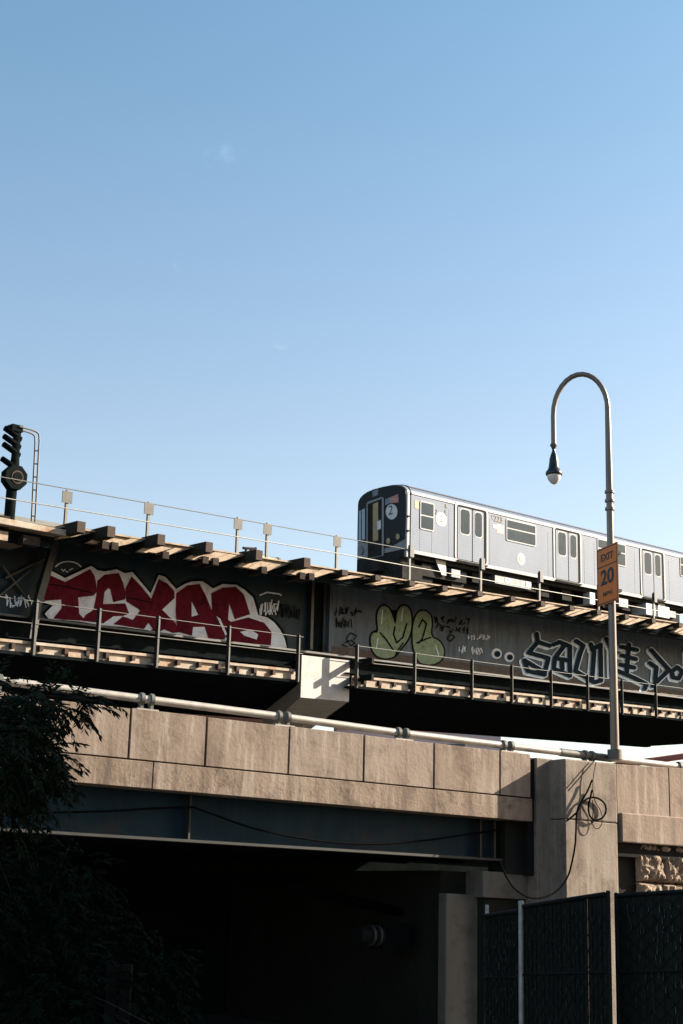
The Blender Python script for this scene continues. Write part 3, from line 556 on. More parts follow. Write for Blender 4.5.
# front shell, slightly crowned
mb = MB(); mb.prism([A(u0, roofc+(v-roofc)*.985, wbase+(z-wbase)*.995) for v, z in sec], A.d*.25); fs = mb.build('front_end', M['train_frame'], tr, bevel=.06)
fx = lambda px, py: A.vw(px, py, u0)
# black mask on the front
def fpoly(pts, th_, du, name, m, parent, label=None):
    mb = MB(); q = [fx(*p) for p in pts]; mb.prism([A(u0-du, a, b) for a, b in q], -A.d*th_); return mb.build(name, m, parent, label)
ZT = ZF(350, 475, 8.54)
T_ = lambda L: [ZT(*p) for p in L]
mask = [(roofc+(v-roofc)*.965, z-.05) for v, z in sec[1:-1]]
mb = MB(); lowN = fx(*ZT(470, 545)); m2 = mask+[(TV-TW+.06, fx(*ZT(75, 560))[1]), (fx(*ZT(140, 575))[0], fx(*ZT(140, 585))[1]), (fx(*ZT(300, 620))[0], fx(*ZT(300, 625))[1]), (fx(*ZT(345, 615))[0], fx(*ZT(345, 615))[1]), (TV-.10, lowN[1])]
mb.prism([A(u0-.002, v, z) for v, z in m2], -A.d*.02); msk = mb.build('front_mask', M['train_black'], fs, label='glossy black front mask')
fpoly(T_([(148, 245), (160, 230), (280, 188), (295, 200), (293, 690), (148, 720)]), .03, .024, 'door_frame', M['train_frame'], fs)
fd = fpoly(T_([(160, 250), (278, 205), (278, 688), (160, 712)]), .01, .055, 'door', M['under'], fs, 'front storm door, dark behind its glass')
fpoly(T_([(205, 250), (250, 232), (250, 560), (205, 570)]), .01, .066, 'door_panel', M['cream'], fd)
fpoly(T_([(244, 400), (275, 385), (275, 460), (244, 475)]), .01, .078, 'door_lamp', M['white'], fd)
fpoly(T_([(82, 310), (132, 285), (132, 550), (78, 560)]), .012, .024, 'windscreen', M['front_glass'], fs)
fpoly(T_([(100, 305), (104, 303), (104, 556), (100, 557)]), .012, .038, 'wiper', M['under'], fs)
fpoly(T_([(195, 140), (245, 120), (245, 170), (195, 190)]), .012, .024, 'roller_sign', M['undergrey'], fs)
fpoly(T_([(305, 210), (345, 192), (345, 240), (305, 260)]), .012, .024, 'flag_decal', M['flagblue'], fs)
fpoly(T_([(345, 192), (415, 165), (420, 235), (345, 242)]), .012, .024, 'flag_decal', M['flagred'], fs)
rd = fpoly([ZT(360+50*math.cos(a), 315+66*math.sin(a)) for a in [2*math.pi*k/20 for k in range(20)]], .014, .024, 'route_disc', M['white'], fs)
for x, y, r in ((335, 565, 17), (415, 527, 17)):
    fpoly([ZT(x+r*.9*math.cos(a), y+r*1.5*math.sin(a)) for a in [2*math.pi*k/14 for k in range(14)]], .05, .024, 'headlight', M['cream'], fs)
fpoly([ZT(95+22*math.cos(a), 645+38*math.sin(a)) for a in [2*math.pi*k/14 for k in range(14)]], .05, .004, 'headlight', M['undergrey'], fs)
# front lower skirt, bumper and coupler
mb = MB(); mb.box(A, u0-.05, u0+.9, TV-TW+.1, TV-.35, wbase-.55, wbase+.02); mb.build('anticlimber', M['under'], tr)
mb = MB(); mb.box(A, u0-.08, u0+1.2, TV-TW+.12, TV-.15, 2.5, wbase-.5); mb.build('pilot', M['under'], tr)
mb = MB(); mb.box(A, u0-.5, u0+.6, roofc-.3, roofc+.3, wbase-.75, wbase-.35); mb.build('coupler', M['under'], tr)
fpoly(T_([(292, 670), (465, 632), (465, 700), (300, 730)]), .02, .024, 'bumper_recess', M['under'], fs)
mb = MB(); mb.box(A, u0-.02, u0+.4, TV-.22, TV+.02, wbase-.25, wbase); mb.build('step', M['train_frame'], tr)
# roof strip and sill strip
mb = MB(); mb.box(A, u0+.25, u1, TV-.02, TV+.03, rr-.42, rr-.36); mb.build('gutter', M['train_frame'], body)
mb = MB(); mb.box(A, u0+.05, u1, TV, TV+.03, wbase-.05, wbase+.10); mb.build('sill', M['train_frame'], body)
mb = MB(); mb.prism([A(u0+.3, v, z+.03) for v, z in sec[3:-3]], A.d*(u1-u0-.35)); mb.build('roof', M['train_roof'], body)
def sbox(p0, p1, name, m, parent, v0=.0, v1=.02, label=None):
    a, b = A.uw(*p0, TV); c_, d_ = A.uw(*p1, TV); mb = MB(); mb.box(A, a, c_, TV+v0, TV+v1, min(b, d_), max(b, d_)); return mb.build(name, m, parent, label)
def rbox(ua, ub_, wa, wb_, name, m, parent, v0, v1, r=.12):
    pts = []
    for cx, cy, a0 in ((ub_-r, wb_-r, 0), (ua+r, wb_-r, 1), (ua+r, wa+r, 2), (ub_-r, wa+r, 3)):
        for q in range(5):
            a = (a0+q/4)*math.pi/2; pts.append((cx+r*math.cos(a), cy+r*math.sin(a)))
    mb = MB(); mb.prism([A(x, TV+v0, y) for x, y in pts], A.n*(v1-v0)); return mb.build(name, m, parent)
dw0 = wbase+.10; dtop = A.uw(470, 507.5, TV)[1]
def door(ua, ub_):
    f = rbox(ua, ub_, dw0-.05, dtop+.12, 'door', M['train_frame'], body, 0, .035, .2)
    d1 = rbox(ua+.13, ub_-.11, dw0-.02, dtop, 'door_gap', M['black'], f, .036, .040, .14)
    mid = (ua+ub_)/2+.02
    for a, b in ((ua+.16, mid-.03), (mid+.03, ub_-.34)):
        l = rbox(a, b, dw0, dtop-.10, 'door_leaf', M['train'], f, .042, .055, .06)
        ww = (b-a); rbox(a+ww*.14, b-ww*.12, dtop-1.36, dtop-.12, 'window_frame', M['train_frame'], f, .0555, .062, .18)
        rbox(a+ww*.19, b-ww*.17, dtop-1.30, dtop-.18, 'window', M['glass'], f, .063, .068, .15)
    mb = MB(); mb.box(A, ua+.15, ub_-.1, TV+.04, TV+.10, dw0-.12, dw0-.055); mb.build('threshold', M['under'], f)
doors = [(454.5, 487.5), (553, 581), (640, 664.5)]
dd = [(A.uw(a, 530+(a-454)*.2, TV)[0], A.uw(b, 530+(b-454)*.2, TV)[0]) for a, b in doors]
for a, b in dd: door(a, b)
def win(px0, px1, top_, bot, split=.4, label=None):
    a, b = A.uw(px0, top_, TV)[0], A.uw(px1, top_, TV)[0]; t = A.uw(px0, top_, TV)[1]; bt_ = A.uw(px0, bot, TV)[1]
    f = rbox(a, b, bt_, t, 'window', M['train_frame'], body, 0, .03, .08)
    s = t-(t-bt_)*split
    rbox(a+.06, b-.06, s+.03, t-.06, 'pane', M['glass'], f, .031, .036, .04); rbox(a+.06, b-.06, bt_+.06, s-.03, 'pane', M['glass'], f, .031, .036, .04)
win(420, 434, 500.5, 529, .5)
win(506, 535.5, 518.5, 540.5, .42)
win(597, 625, 538, 561, .42)
win(679.5, 706, 556, 576, .42)
# side markings
rbox(*[A.uw(436, 519, TV)[0], A.uw(446.5, 519, TV)[0]], A.uw(441, 526, TV)[1], A.uw(441, 512.5, TV)[1], 'route_disc', M['white'], body, 0, .01, .26)
def text3(s, P0, ex, ey, size, name, m, parent, th_=.004, align='CENTER', label=None, bold=0):
    cu = bpy.data.curves.new('t', 'FONT'); cu.body = s; cu.size = 1; cu.align_x = align; cu.align_y = 'CENTER'; cu.offset = bold
    o = bpy.data.objects.new('t', cu); SC.collection.objects.link(o); dg = bpy.context.evaluated_depsgraph_get(); dg.update()
    me = bpy.data.meshes.new_from_object(o.evaluated_get(dg)); bpy.data.objects.remove(o)
    ez = ex.cross(ey).normalized(); mb = MB(); 
    mb.add([P0+ex*v.co.x*size[0]+ey*v.co.y*size[1] for v in me.vertices], [tuple(p.vertices) for p in me.polygons]); return mb.build(name, m, parent, label)
up_ = Vector((0, 0, 1))
def stext(s, px, py, sz, m, th_=.02): 
    a, b = A.uw(px, py, TV); return text3(s, A(a, TV+th_, b), A.d.normalized(), up_, sz, 'lettering', m, body, bold=.035)
stext('6223', 497, 519, (.44, .38), M['text'])
stext('2', 441.3, 519, (.45, .42), M['text'], .016)
stext('2', 436.5, 512, (.3, .3), M['text']); stext('▪', 446.5, 506, (.5, .5), M['text']); stext('L', 446, 513, (.35, .35), M['text'])
a_, b_ = fx(*ZT(352, 305)); text3('2', A(u0-.042, a_, b_), A.n, up_, (.6, .6), 'lettering', M['text'], fs)
sbox((492.5, 524), (496.5, 529), 'flag_decal', M['flagblue'], body, 0, .008); sbox((496.5, 524), (503.5, 534), 'flag_decal', M['flagred'], body, 0, .008)
sbox((414.5, 500), (418.5, 509), 'sticker', M['cream'], body, 0, .012)
for y in (515.5, 530): sbox((406.5, y), (409.5, y+1.6), 'grab_hook', M['under'], body, 0, .08)
aa, bb_ = A.uw(521, 559, TV); rbox(aa-.3, aa+.3, bb_-.3, bb_+.3, 'emblem', M['train_frame'], body, 0, .008, .29); rbox(aa-.12, aa+.12, bb_-.14, bb_+.14, 'emblem', M['undergrey'], body, .009, .014, .1)
for x in (420, 432, 449, 490, 548, 584, 594, 634, 668):
    a = A.uw(x, 540, TV)[0]; mb = MB(); mb.box(A, a-.008, a+.008, TV, TV+.008, wbase+.1, rr-.7); mb.build('seam', M['undergrey'], body)
# underframe
mb = MB(); mb.box(A, u0+.6, u1-.4, TV-TW+.2, TV-.25, wbase-.22, wbase+.0); mb.build('underframe', M['under'], tr)
mb = MB(); mb.box(A, u0+.8, u1-.6, roofc-.5, roofc+.5, 2.42, wbase-.2); mb.build('underfloor_gear', M['under'], tr)
for cu_ in (u0+2.9, u1-2.9):
    bo_ = MB(); bo_.box(A, cu_-1.5, cu_+1.5, TV-TW+.35, TV-.35, wbase-.85, wbase-.3); bg_ = bo_.build('bogie', M['under'], tr)
    for du in (-1.05, 1.05):
        for vv in (-1.55, -2.98):
            mb = MB(); mb.tube([A(cu_+du, vv-.06, 2.36+.42), A(cu_+du, vv+.06, 2.36+.42)], .42, 20); mb.build('wheel', M['under'], bg_)
    mb = MB(); mb.hexa([A(cu_-.35, TV-.3, wbase-.7), A(cu_-.05, TV-.3, wbase-.7), A(cu_-.05, TV-.2, wbase-.7), A(cu_-.35, TV-.2, wbase-.7), A(cu_-.8, TV-.3, wbase-.05), A(cu_-.1, TV-.3, wbase-.05), A(cu_-.1, TV-.2, wbase-.05), A(cu_-.8, TV-.2, wbase-.05)]); mb.build('bogie_bracket', M['galv'], bg_)
    mb = MB(); mb.box(A, cu_+.3, cu_+.9, TV-.32, TV-.2, wbase-.7, wbase-.35); mb.build('damper', M['undergrey'], bg_)
q = MB(); e0 = A.uw(495, 583, TV-.2)[0]; e1 = A.uw(531, 592, TV-.2)[0]; q.box(A, e0, e1, TV-1.4, TV-.2, wbase-.62, wbase-.24); eb = q.build('equipment_box', M['undergrey'], tr)
for e in (.36, .93): mb = MB(); x = e0+(e1-e0)*e; mb.box(A, x-.22, x+.18, TV-.2, TV-.18, wbase-.5, wbase-.28); mb.build('notice', M['white'], eb); mb = MB(); mb.box(A, x-.1, x+.08, TV-.18, TV-.17, wbase-.44, wbase-.33); mb.build('notice_symbol', M['blue'], eb)
for x0_, x1_, nm in ((619, 628, 'undergrey'), (646, 655, 'white'), (658, 669, 'white'), (590, 595, 'white')):
    a = A.uw(x0_, 600, TV-.1)[0]; b = A.uw(x1_, 600, TV-.1)[0]; hh = .5 if nm == 'white' else .35
    mb = MB(); mb.box(A, a, b, TV-1.2, TV-.1, wbase-.3-hh, wbase-.22); e = mb.build('equipment_box', M[nm], tr)
    mb = MB(); mb.box(A, a+.2*(b-a), b-.3*(b-a), TV-.1, TV-.09, wbase-.48, wbase-.34); mb.build('notice_symbol', M['blue'] if nm != 'white' else M['undergrey'], e)
for k in range(9):
    x = u0+5+k*1.7; mb = MB(); mb.box(A, x, x+random.uniform(.6, 1.4), TV-TW+.4, TV-.5, wbase-random.uniform(.5, .9), wbase-.2); mb.build('equipment_box', M['under'], tr)

# ================================================================ signal at the left
SV = 1.2
sg = thing('rail_signal', A(*([A.uw(11, 517, SV)[0], SV, A.uw(11, 517, SV)[1]])), 'black railway signal with four hooded lamps and an octagonal plate, beside the ladder frame', 'railway signal')
sp = lambda px, py, v=SV: (lambda r: A(r[0], v, r[1]))(A.uw(px, py, v))
def ub2(px, py): return A.uw(px, py, SV)
b0, b1 = ub2(11, 520), ub2(13, 480)
mb = MB(); mb.tube([sp(9, 521), sp(12.5, 480)], .17, 10); mb.build('mast', M['blackish'], sg)
for cy, cx, r_ in ((478.5, 12.5, .42),):
    a, b = ub2(cx, cy); mb = MB(); pts = [(a+r_*math.cos(math.pi/8+k*math.pi/4), b+r_*math.sin(math.pi/8+k*math.pi/4)) for k in range(8)]; mb.prism([A(x, SV-.06, y) for x, y in pts], A.n*.3); oc = mb.build('octagonal_plate', M['blackish'], sg)
    mb = MB(); pts = [(a+.02+.22*math.cos(k*math.pi/10), b+.22*math.sin(k*math.pi/10)) for k in range(20)]; mb.prism([A(x, SV+.245, y) for x, y in pts], A.n*.02); mb.build('emblem', M['tie_end'], oc)
    mb = MB(); pts = [(a+.02+.17*math.cos(k*math.pi/10), b+.17*math.sin(k*math.pi/10)) for k in range(20)]; mb.prism([A(x, SV+.27, y) for x, y in pts], A.n*.01); mb.build('emblem_face', M['blackish'], oc)
mb = MB(); mb.tube([sp(14, 472), sp(15.5, 455), sp(17.5, 429)], [.17, .13, .13], 8); mb.build('lamp_case', M['blackish'], sg)
mb = MB(); a, b = ub2(16.5, 429.5); mb.box(A, a-.25, a+.15, SV-.2, SV+.15, b-.1, b+.12); mb.build('case_cap', M['blackish'], sg)
for x, y in ((14.5, 437), (13.5, 445), (13, 453), (11.5, 467.5)):
    a, b = ub2(x, y); mb = MB(); mb.tube([A(a+.22, SV+.0, b-.06), A(a+.02, SV+.0, b+.0)], .12, 12); lm = mb.build('lamp', M['blackish'], sg)
    # half-round hood opening downwards
    mb = MB(); vs = []; n = 9
    for i in range(2):
        for rad in (.135, .115):
            for k in range(n):
                an = math.pi*(k/(n-1))*1.1-.05*math.pi; uu = a+.15 if i == 0 else a-.36; zz2 = b-.02 if i == 0 else b+.20
                vs.append(A(uu, SV+rad*math.cos(an), zz2+rad*math.sin(an)*(1 if i == 0 else .8)))
    fs_ = [(k, k+1, 2*n+k+1, 2*n+k) for k in range(n-1)]+[(n+k, 3*n+k, 3*n+k+1, n+k+1) for k in range(n-1)]+[(2*n+k, 2*n+k+1, 3*n+k+1, 3*n+k) for k in range(n-1)]
    mb.add(vs, fs_, True); mb.build('hood', M['blackish'], lm)
ld = thing('ladder_frame', sp(33, 522), 'tall thin hooped ladder standing just right of the black signal', 'ladder')
tops = {}
for j, (xo, vv) in enumerate(((0, SV-.18), (0, SV+.18))):
    pts = []
    bx, by = (31.5, 521) if j == 0 else (35, 522)
    tx = 35.2 if j == 0 else 39.3
    ty = 434 if j == 0 else 432
    fn = lambda px, py: sp(px, py, vv)
    path = [(bx, by), (bx+(tx-bx)*.5, (by+440)/2), (tx, 441 if j else 443), (tx-.3, ty+2.5), (tx-2.5, ty), (tx-8, ty-2.2), (19.5 if j else 20, 426.5 if j else 430)]
    mb = MB(); mb.tube([fn(*p) for p in path], .032, 6); mb.build('ladder_rail', M['rail_old'], ld)
    tops[j] = (bx, by, tx, vv)
for k in range(6):
    f = (k+.4)/6; P = []
    for j in (0, 1):
        bx, by, tx, vv = tops[j]; P.append(sp(bx+(tx-bx)*f, by+(443-by)*f, vv))
    mb = MB(); mb.tube(P, .022, 6); mb.build('rung', M['rail_old'], ld)
# small trackside devices
td = thing('trackside_device', sp(249, 556, 1.3), 'small dark switch machine with a bent lever on the deck edge between two railing posts', 'track equipment')
P3 = lambda px, py: (lambda r: A(r[0], 1.3, r[1]))(A.uw(px, py, 1.3))
for a, b in (((246, 548), (246, 558)), ((253.5, 549), (253.5, 559)), ((243, 548), (256, 549)), ((247, 553), (256, 548.2))): mb = MB(); mb.tube([P3(*a), P3(*b)], .05, 6); mb.build('lever_bar', M['tie'], td)
a, b = A.uw(246, 556, 1.3); mb = MB(); mb.box(A, a-.2, a+.55, 1.1, 1.5, b-.2, b+.15); mb.build('housing', M['tie_end'], td, bevel=.03)
jb = thing('junction_canister', sp(270, 560, 1.3), 'short grey canister lying on the deck edge at a railing post', 'track equipment')
a, b = A.uw(266, 558, 1.3); mb = MB(); mb.tube([A(a-.35, 1.3, b-.05), A(a+.5, 1.3, b-.1)], .17, 12); mb.build('canister', M['galv'], jb); mb = MB(); mb.tube([A(a+.5, 1.3, b-.1), A(a+.62, 1.3, b-.11)], .2, 12); mb.build('lid', M['rail_old'], jb)

# ================================================================ lamp post
LV = .12; lu = B.uw(615, 757, LV)
lb = B(lu[0], LV, lu[1])
lp_ = thing('street_lamp', lb, 'tall crook-necked lamp post with a bell-shaped black lamp, standing on the parapet', 'street lamp')
LY = lb.y
def lpt(px, py): return at(px, py, LY)
xb = lpt(609, 400).x-lb.x
pole_top = lpt(608.5, 410); pole_top.x = lb.x-.005*(pole_top.z-lb.z)
zS = lpt(610, 500).z; zS2 = lpt(610, 492).z; zS3 = lpt(610, 509).z
def px_(z): return Vector((lb.x, lb.y, z))
mb = MB(); mb.tube([px_(lb.z-.05), px_(lb.z+2), px_(zS)], [.100, .092, .080], 16); pole = mb.build('pole', M['pole'], lp_)
for zc in (zS2, zS-.02, zS3): mb = MB(); mb.tube([px_(zc-.03), px_(zc+.03)], .115, 16); mb.build('collar', M['pole'], lp_)
mb = MB(); mb.tube([px_(lb.z-.06), px_(lb.z+.16)], .17, 16); mb.build('base', M['rail_old'], lp_)
# crook: semicircle towards the road side
cd_ = (-B.n*.75 - B.d*.66).normalized(); 
tl = lpt(553.5, 440); 
# radius from picture width
rx = 0
def solve_k(px):
    q = ray(px, 400); # find k so that lb.xy + cd_*k projects on px
    def prj(k): p = Vector((lb.x, lb.y, lpt(608, 410).z))+cd_*k-Vector((0, 0, CZ)); return 341.5+FPX*p.dot(CR)/p.dot(CF)
    best = min((abs(prj(i*.01)-px), i*.01) for i in range(400))
    return best[1]
K = solve_k(553.5); rad = K/2
zC = lpt(608, 409).z; 
H = (lpt(580, 370).z-zC); zE = lpt(553, 440).z
pts = [px_(zS), px_((zS+zC)/2), px_(zC)]
for k in range(1, 16):
    a = math.pi*k/15; pts.append(Vector((lb.x, lb.y, zC))+cd_*(rad-rad*math.cos(a))+up_*(H*math.sin(a)*1.0-(.10*k/15)))
end = Vector((lb.x, lb.y, 0))+cd_*K; pts.append(Vector((end.x, end.y, (zC+zE)/2-.1))); pts.append(Vector((end.x, end.y, zE)))
mb = MB(); mb.tube(pts, [.086, .076, .068]+[.062]*(len(pts)-3), 12); mb.build('crook', M['pole'], lp_)
E0 = Vector((end.x, end.y, zE)); s_ = E0.y/FPX  # metres per pixel at the lamp
lt = lambda prof, seg=20: ([E0-up_*d_*s_ for d_, r in prof], [max(r*s_, .002) for d_, r in prof])
for prof, nm, m in (([(-1, 3.2), (1, 4.0), (2, 3.2), (5, 1.8)], 'finial_ring', 'rail_old'),
                    ([(5, 1.6), (8, 2.0), (11, 3.2), (15, 4.4), (20, 5.0), (25, 5.6), (28, 7.0), (30, 8.6), (32.5, 8.8), (33.5, 8.2)], 'lamp_housing', 'lampblack'),
                    ([(33.4, 7.2), (36, 7.1), (39, 5.8), (42, 3.2), (43.2, 1)], 'globe', 'globe')):
    p, r = lt(prof); mb = MB(); mb.tube(p, r, 20); mb.build(nm, M[m], lp_)
# ---- exit sign
S_az = R_(-18); sdv = Vector((math.sin(S_az), math.cos(S_az), 0))  # from near right edge going away
SR = at(617.5, 541.5, LY-.58)
def splane(px, py):
    q = ray(px, py); M_ = Matrix((sdv, up_, -q)).transposed(); r = M_.inverted() @ (Vector((0, 0, CZ))-SR0); return r[0], r[1]
SR0 = Vector((0, 0, 0)); SR0 = SR
wid = splane(597, 552)[0]; hh = -splane(617.5, 600)[1]
print('SIGN width', wid, 'height', hh)
sn = sdv.cross(up_); sn = sn if sn.dot(Vector((0, -1, 0))) > 0 else -sn
sg2 = thing('exit_speed_sign', SR0+sdv*wid/2-up_*hh, 'orange advisory sign reading EXIT 20 MPH on the lamp pole', 'road sign')
SP = lambda a, b, c: SR0+sdv*a+up_*b+sn*c
mb = MB(); mb.box(SP, 0, wid, -hh, 0, 0, .012); pn = mb.build('panel', M['orange'], sg2, bevel=.004)
mb = MB()
for a0_, a1_, b0_, b1_ in ((.02, wid-.02, -.045, -.02), (.02, wid-.02, -hh+.02, -hh+.045), (.02, .045, -hh+.045, -.045), (wid-.045, wid-.02, -hh+.045, -.045), (.045, wid-.045, -hh*.345, -hh*.325)):
    mb.box(SP, a0_, a1_, b0_, b1_, .0125, .015)
mb.build('border', M['signback'], pn)
mb = MB(); mb.box(SP, .0, wid, -hh, 0, -.006, -.001); mb.build('back_plate', M['signback'], sg2)
mb = MB(); mb.box(SP, wid*.3-.2, wid*.3+.3, -hh*.2, -hh*.15, -.14, -.006); mb.box(SP, wid*.3-.2, wid*.3+.3, -hh*.85, -hh*.8, -.14, -.006); mb.build('clamp', M['galv'], sg2)
ex = -sdv
for s, yy, sz in (('EXIT', .19, (wid*.30, hh*.17)), ('20', .545, (wid*.64, hh*.36)), ('MPH', .83, (wid*.22, hh*.10))):
    text3(s, SP(wid/2, -hh*yy, .016), ex, up_, sz, 'lettering', M['signback'], pn, bold=.03)

# ================================================================ cables
def cable(pts_px, v, name, label, r=.02, F=B, group=None):
    P = []
    for (x, y, vv) in [(p+(v,))[:3] for p in pts_px]:
        vv += .15 if vv > .3 else 0; a, b = F.uw(x, y, vv); P.append(F(a, vv, b))
    # catmull
    out = []
    for i in range(len(P)-1):
        p0, p1, p2, p3 = P[max(i-1, 0)], P[i], P[i+1], P[min(i+2, len(P)-1)]
        for k in range(6):
            t = k/6; out.append(.5*((2*p1)+(p2-p0)*t+(2*p0-5*p1+4*p2-p3)*t*t+(3*p1-p0-3*p2+p3)*t**3))
    out.append(P[-1]); mb = MB(); mb.tube(out, r, 6); o = mb.build(name, M['cable'], None); return tag(o, label, 'cable')
cable([(-20, 817), (40, 813), (110, 811), (160, 808), (193, 807)], -.34, 'cable', 'black cable strung across the left of the blue girder, above the dark bushes', .02)
cable([(193, 807), (215, 815), (260, 830), (320, 841), (370, 844), (420, 841), (470, 834), (520, 827), (563, 822, .02), (568, 820, .38)], -.34, 'cable', 'long black cable sagging across the middle of the blue girder towards the pilaster', .02)
cable([(568, 820, .40), (577, 812, .42), (582, 803, .42), (589, 798, .42), (597, 798, .42), (604, 803, .42), (606, 811, .42), (602, 818, .42), (595, 820, .42), (590, 816, .42), (588.5, 808, .42), (590, 799, .42), (592, 790, .42)], .42, 'cable_coil', 'black cable coiled in a loop on the sunlit pilaster', .022)
cable([(592.5, 800), (593, 812), (592, 822), (595, 828), (599, 828), (602, 822), (601, 812), (594, 798), (593, 780), (596, 762)], .44, 'thin_cable', 'thin wire dangling below the coiled loop on the pilaster', .009)
cable([(592, 780), (588, 790), (583, 799), (577, 812), (576, 830), (575, 846), (572, 862), (568, 876), (560, 888), (548, 896), (532, 898), (516, 890), (506, 876), (500, 862)], .45, 'cable', 'black cable drooping from the coil down across the shaded wall', .02)
cable([(595, 760), (588, 768), (582, 775), (576, 782), (568, 791)], .40, 'thin_cable', 'thin wire slanting down from the pilaster top to its left edge', .012)

# ================================================================ underpass fittings
fx_u, fx_w = B.uw(385, 935, -1.5)
ub_ = thing('utility_box', B(fx_u, -1.5, fx_w-.2), 'dark utility box with a ringed pipe fitting hung under the overpass', 'utility box')
mb = MB(); mb.box(B, fx_u-.05, fx_u+.65, -2.0, -1.5, fx_w-.3, fx_w+.25); mb.build('case', mat('box_grey', (.006, .007, .007), rough=.9, spec=.03), ub_, bevel=.02)
for k in (0, .16): mb = MB(); c_ = fx_u-.12-k; mb.tube([B(c_, -1.6+.0, fx_w-.02), B(c_-.05, -1.6, fx_w-.02)], .22, 18); mb.build('pipe_ring', M['flange'], ub_)
mb = MB(); mb.tube([B(fx_u-.02, -1.6, fx_w-.02), B(fx_u-.6, -1.6, fx_w-.02)], .17, 14); mb.build('pipe_stub', M['dark_steel'], ub_)
p0_, p1_ = B.uw(283, 885, -2.2), B.uw(400, 912, -2.2)
mb = MB(); mb.tube([B(p0_[0], -2.2, p0_[1]), B(p1_[0], -2.2, p1_[1])], .10, 10); tag(mb.build('drain_pipe', mat('rusty_pipe', (.004, .003, .003), rough=.9, spec=.02), None), 'rusty drain pipe hung in the dark under the overpass', 'pipe')
mb = MB()
for dx in (0, .17): 
    b_ = at(104, 1010, 19); mb.box(lambda a, b, c: Vector((b_.x+a, b_.y+b, c)), dx, dx+.13, 0, .15, 0, at(104, 963, 19).z-dx*.1)
tag(mb.build('timber_post', mat('old_post', (.012, .012, .011), rough=.9, scale=6, stretch=(6, 6, .5), spec=.03)), 'weathered twin timber post among the dark shrubs', 'post')

# ================================================================ fence
fc = thing('slatted_fence', (2.6, 17, 0), 'black slatted chain-link fence with steel posts in front of the underpass', 'fence')
def fpt(px, py, Y): return at(px, py, Y)
def panel(pA, pB, YA, YB):
    TA, TB = fpt(*pA, YA), fpt(*pB, YB); L = (TB-TA); Lh = Vector((L.x, L.y, 0)).length; n = int(Lh/.045)
    mb = MB(); mg = MB(); nrm = Vector((L.y, -L.x, 0)).normalized(); nrm = nrm if nrm.y < 0 else -nrm
    for k in range(n):
        a, b = TA+L*(k/n), TA+L*((k+1.16)/n); tz = random.uniform(-.012, .0); j = nrm*(.009*(k % 2)+random.uniform(-.003, .003))
        for mesh, off_ in ((mb, 0),):
            p = [Vector((a.x, a.y, 0)), Vector((b.x, b.y, 0)), Vector((b.x, b.y, 0))-nrm*.006, Vector((a.x, a.y, 0))-nrm*.006]; q = [v+up_*(a.z+tz) for v in p]; mesh.hexa([v+j for v in p+q])
        # pale flecks standing proud of the slats, painted as glints of light
        for _ in range(11):
            z = random.uniform(.6, a.z-.15); h = random.uniform(.02, .09); c = a+(b-a)*random.random(); c.z = z
            mg.add([c+nrm*.012, c+nrm*.03+Vector((.012, 0, 0)), c+nrm*.03+Vector((.010, 0, h)), c+nrm*.012+up_*h], [(0, 1, 2, 3)])
    nf_ = len(mb.f); mb.add(mg.v, mg.f); so_ = mb.build('slat_panel', M['slat'], fc); so_.data.materials.append(M['slat_glint'])
    for p_ in list(so_.data.polygons)[nf_:]: p_.material_index = 1
    # wire mesh
    mw = MB(); s = .16; k = -TA.z
    a = 0
    while a < Lh+3.2:
        for sg_ in (1, -1):
            # diagonal wires
            x0_, z0_ = (a, 0) if sg_ > 0 else (a, 0)
            pts_ = []
            xa, xb_ = a, a-sg_*3.0
            za, zb = 0.0, 3.0
            if sg_ < 0: xa, xb_ = a-3.0, a
            # clip
            x_s, x_e = (xa, xb_)
            dx_ = x_e-x_s
            t0, t1 = 0, 1
            for lim, sgn in ((0, 1), (Lh, -1)):
                if dx_ == 0: continue
                t = (lim-x_s)/dx_
                if (dx_ > 0) == (sgn > 0): t0 = max(t0, t)
                else: t1 = min(t1, t)
            topz = min(TA.z, TB.z)-.02; t1 = min(t1, topz/3.0)
            if t1 > t0: mw.tube([Vector((TA.x, TA.y, 0))+Vector((L.x, L.y, 0))/Lh*(x_s+dx_*t)+up_*3.0*t+nrm*.014 for t in (t0, t1)], .0035, 3, False)
        a += s
    mw.build('wire_mesh', M['dark_steel'], fc)
    mr = MB(); mr.tube([TA+nrm*.02, TB+nrm*.02], .022, 8); mr.build('top_rail', M['dark_steel'], fc)
    for f in (.25, .5, .75):
        mr = MB(); mr.tube([TA-up_*TA.z*f*1.0+nrm*.03, TB-up_*TB.z*f*1.0+nrm*.03], .010, 6); mr.build('tension_wire', M['dark_steel'], fc)
def post(px, py, Y, r, m, extra=0):
    T_0 = fpt(px, py, Y); mb = MB(); mb.tube([Vector((T_0.x, T_0.y, 0)), T_0], r, 12); mb.tube([T_0-up_*.01, T_0+up_*.015], [r*1.15, r*.8], 12); mb.build('post', m, fc)
panel((485, 916), (519, 911), 18.2, 17.3); panel((524, 906.5), (606, 894), 17.2, 15.6); panel((617, 895.5), (720, 889), 15.9, 15.4)
post(487, 906, 18.3, .022, M['fencepost']); post(521, 902, 17.2, .032, M['fencepost']); post(608, 892, 15.6, .022, M['dark_steel']); post(616, 894, 15.9, .020, M['dark_steel']); 

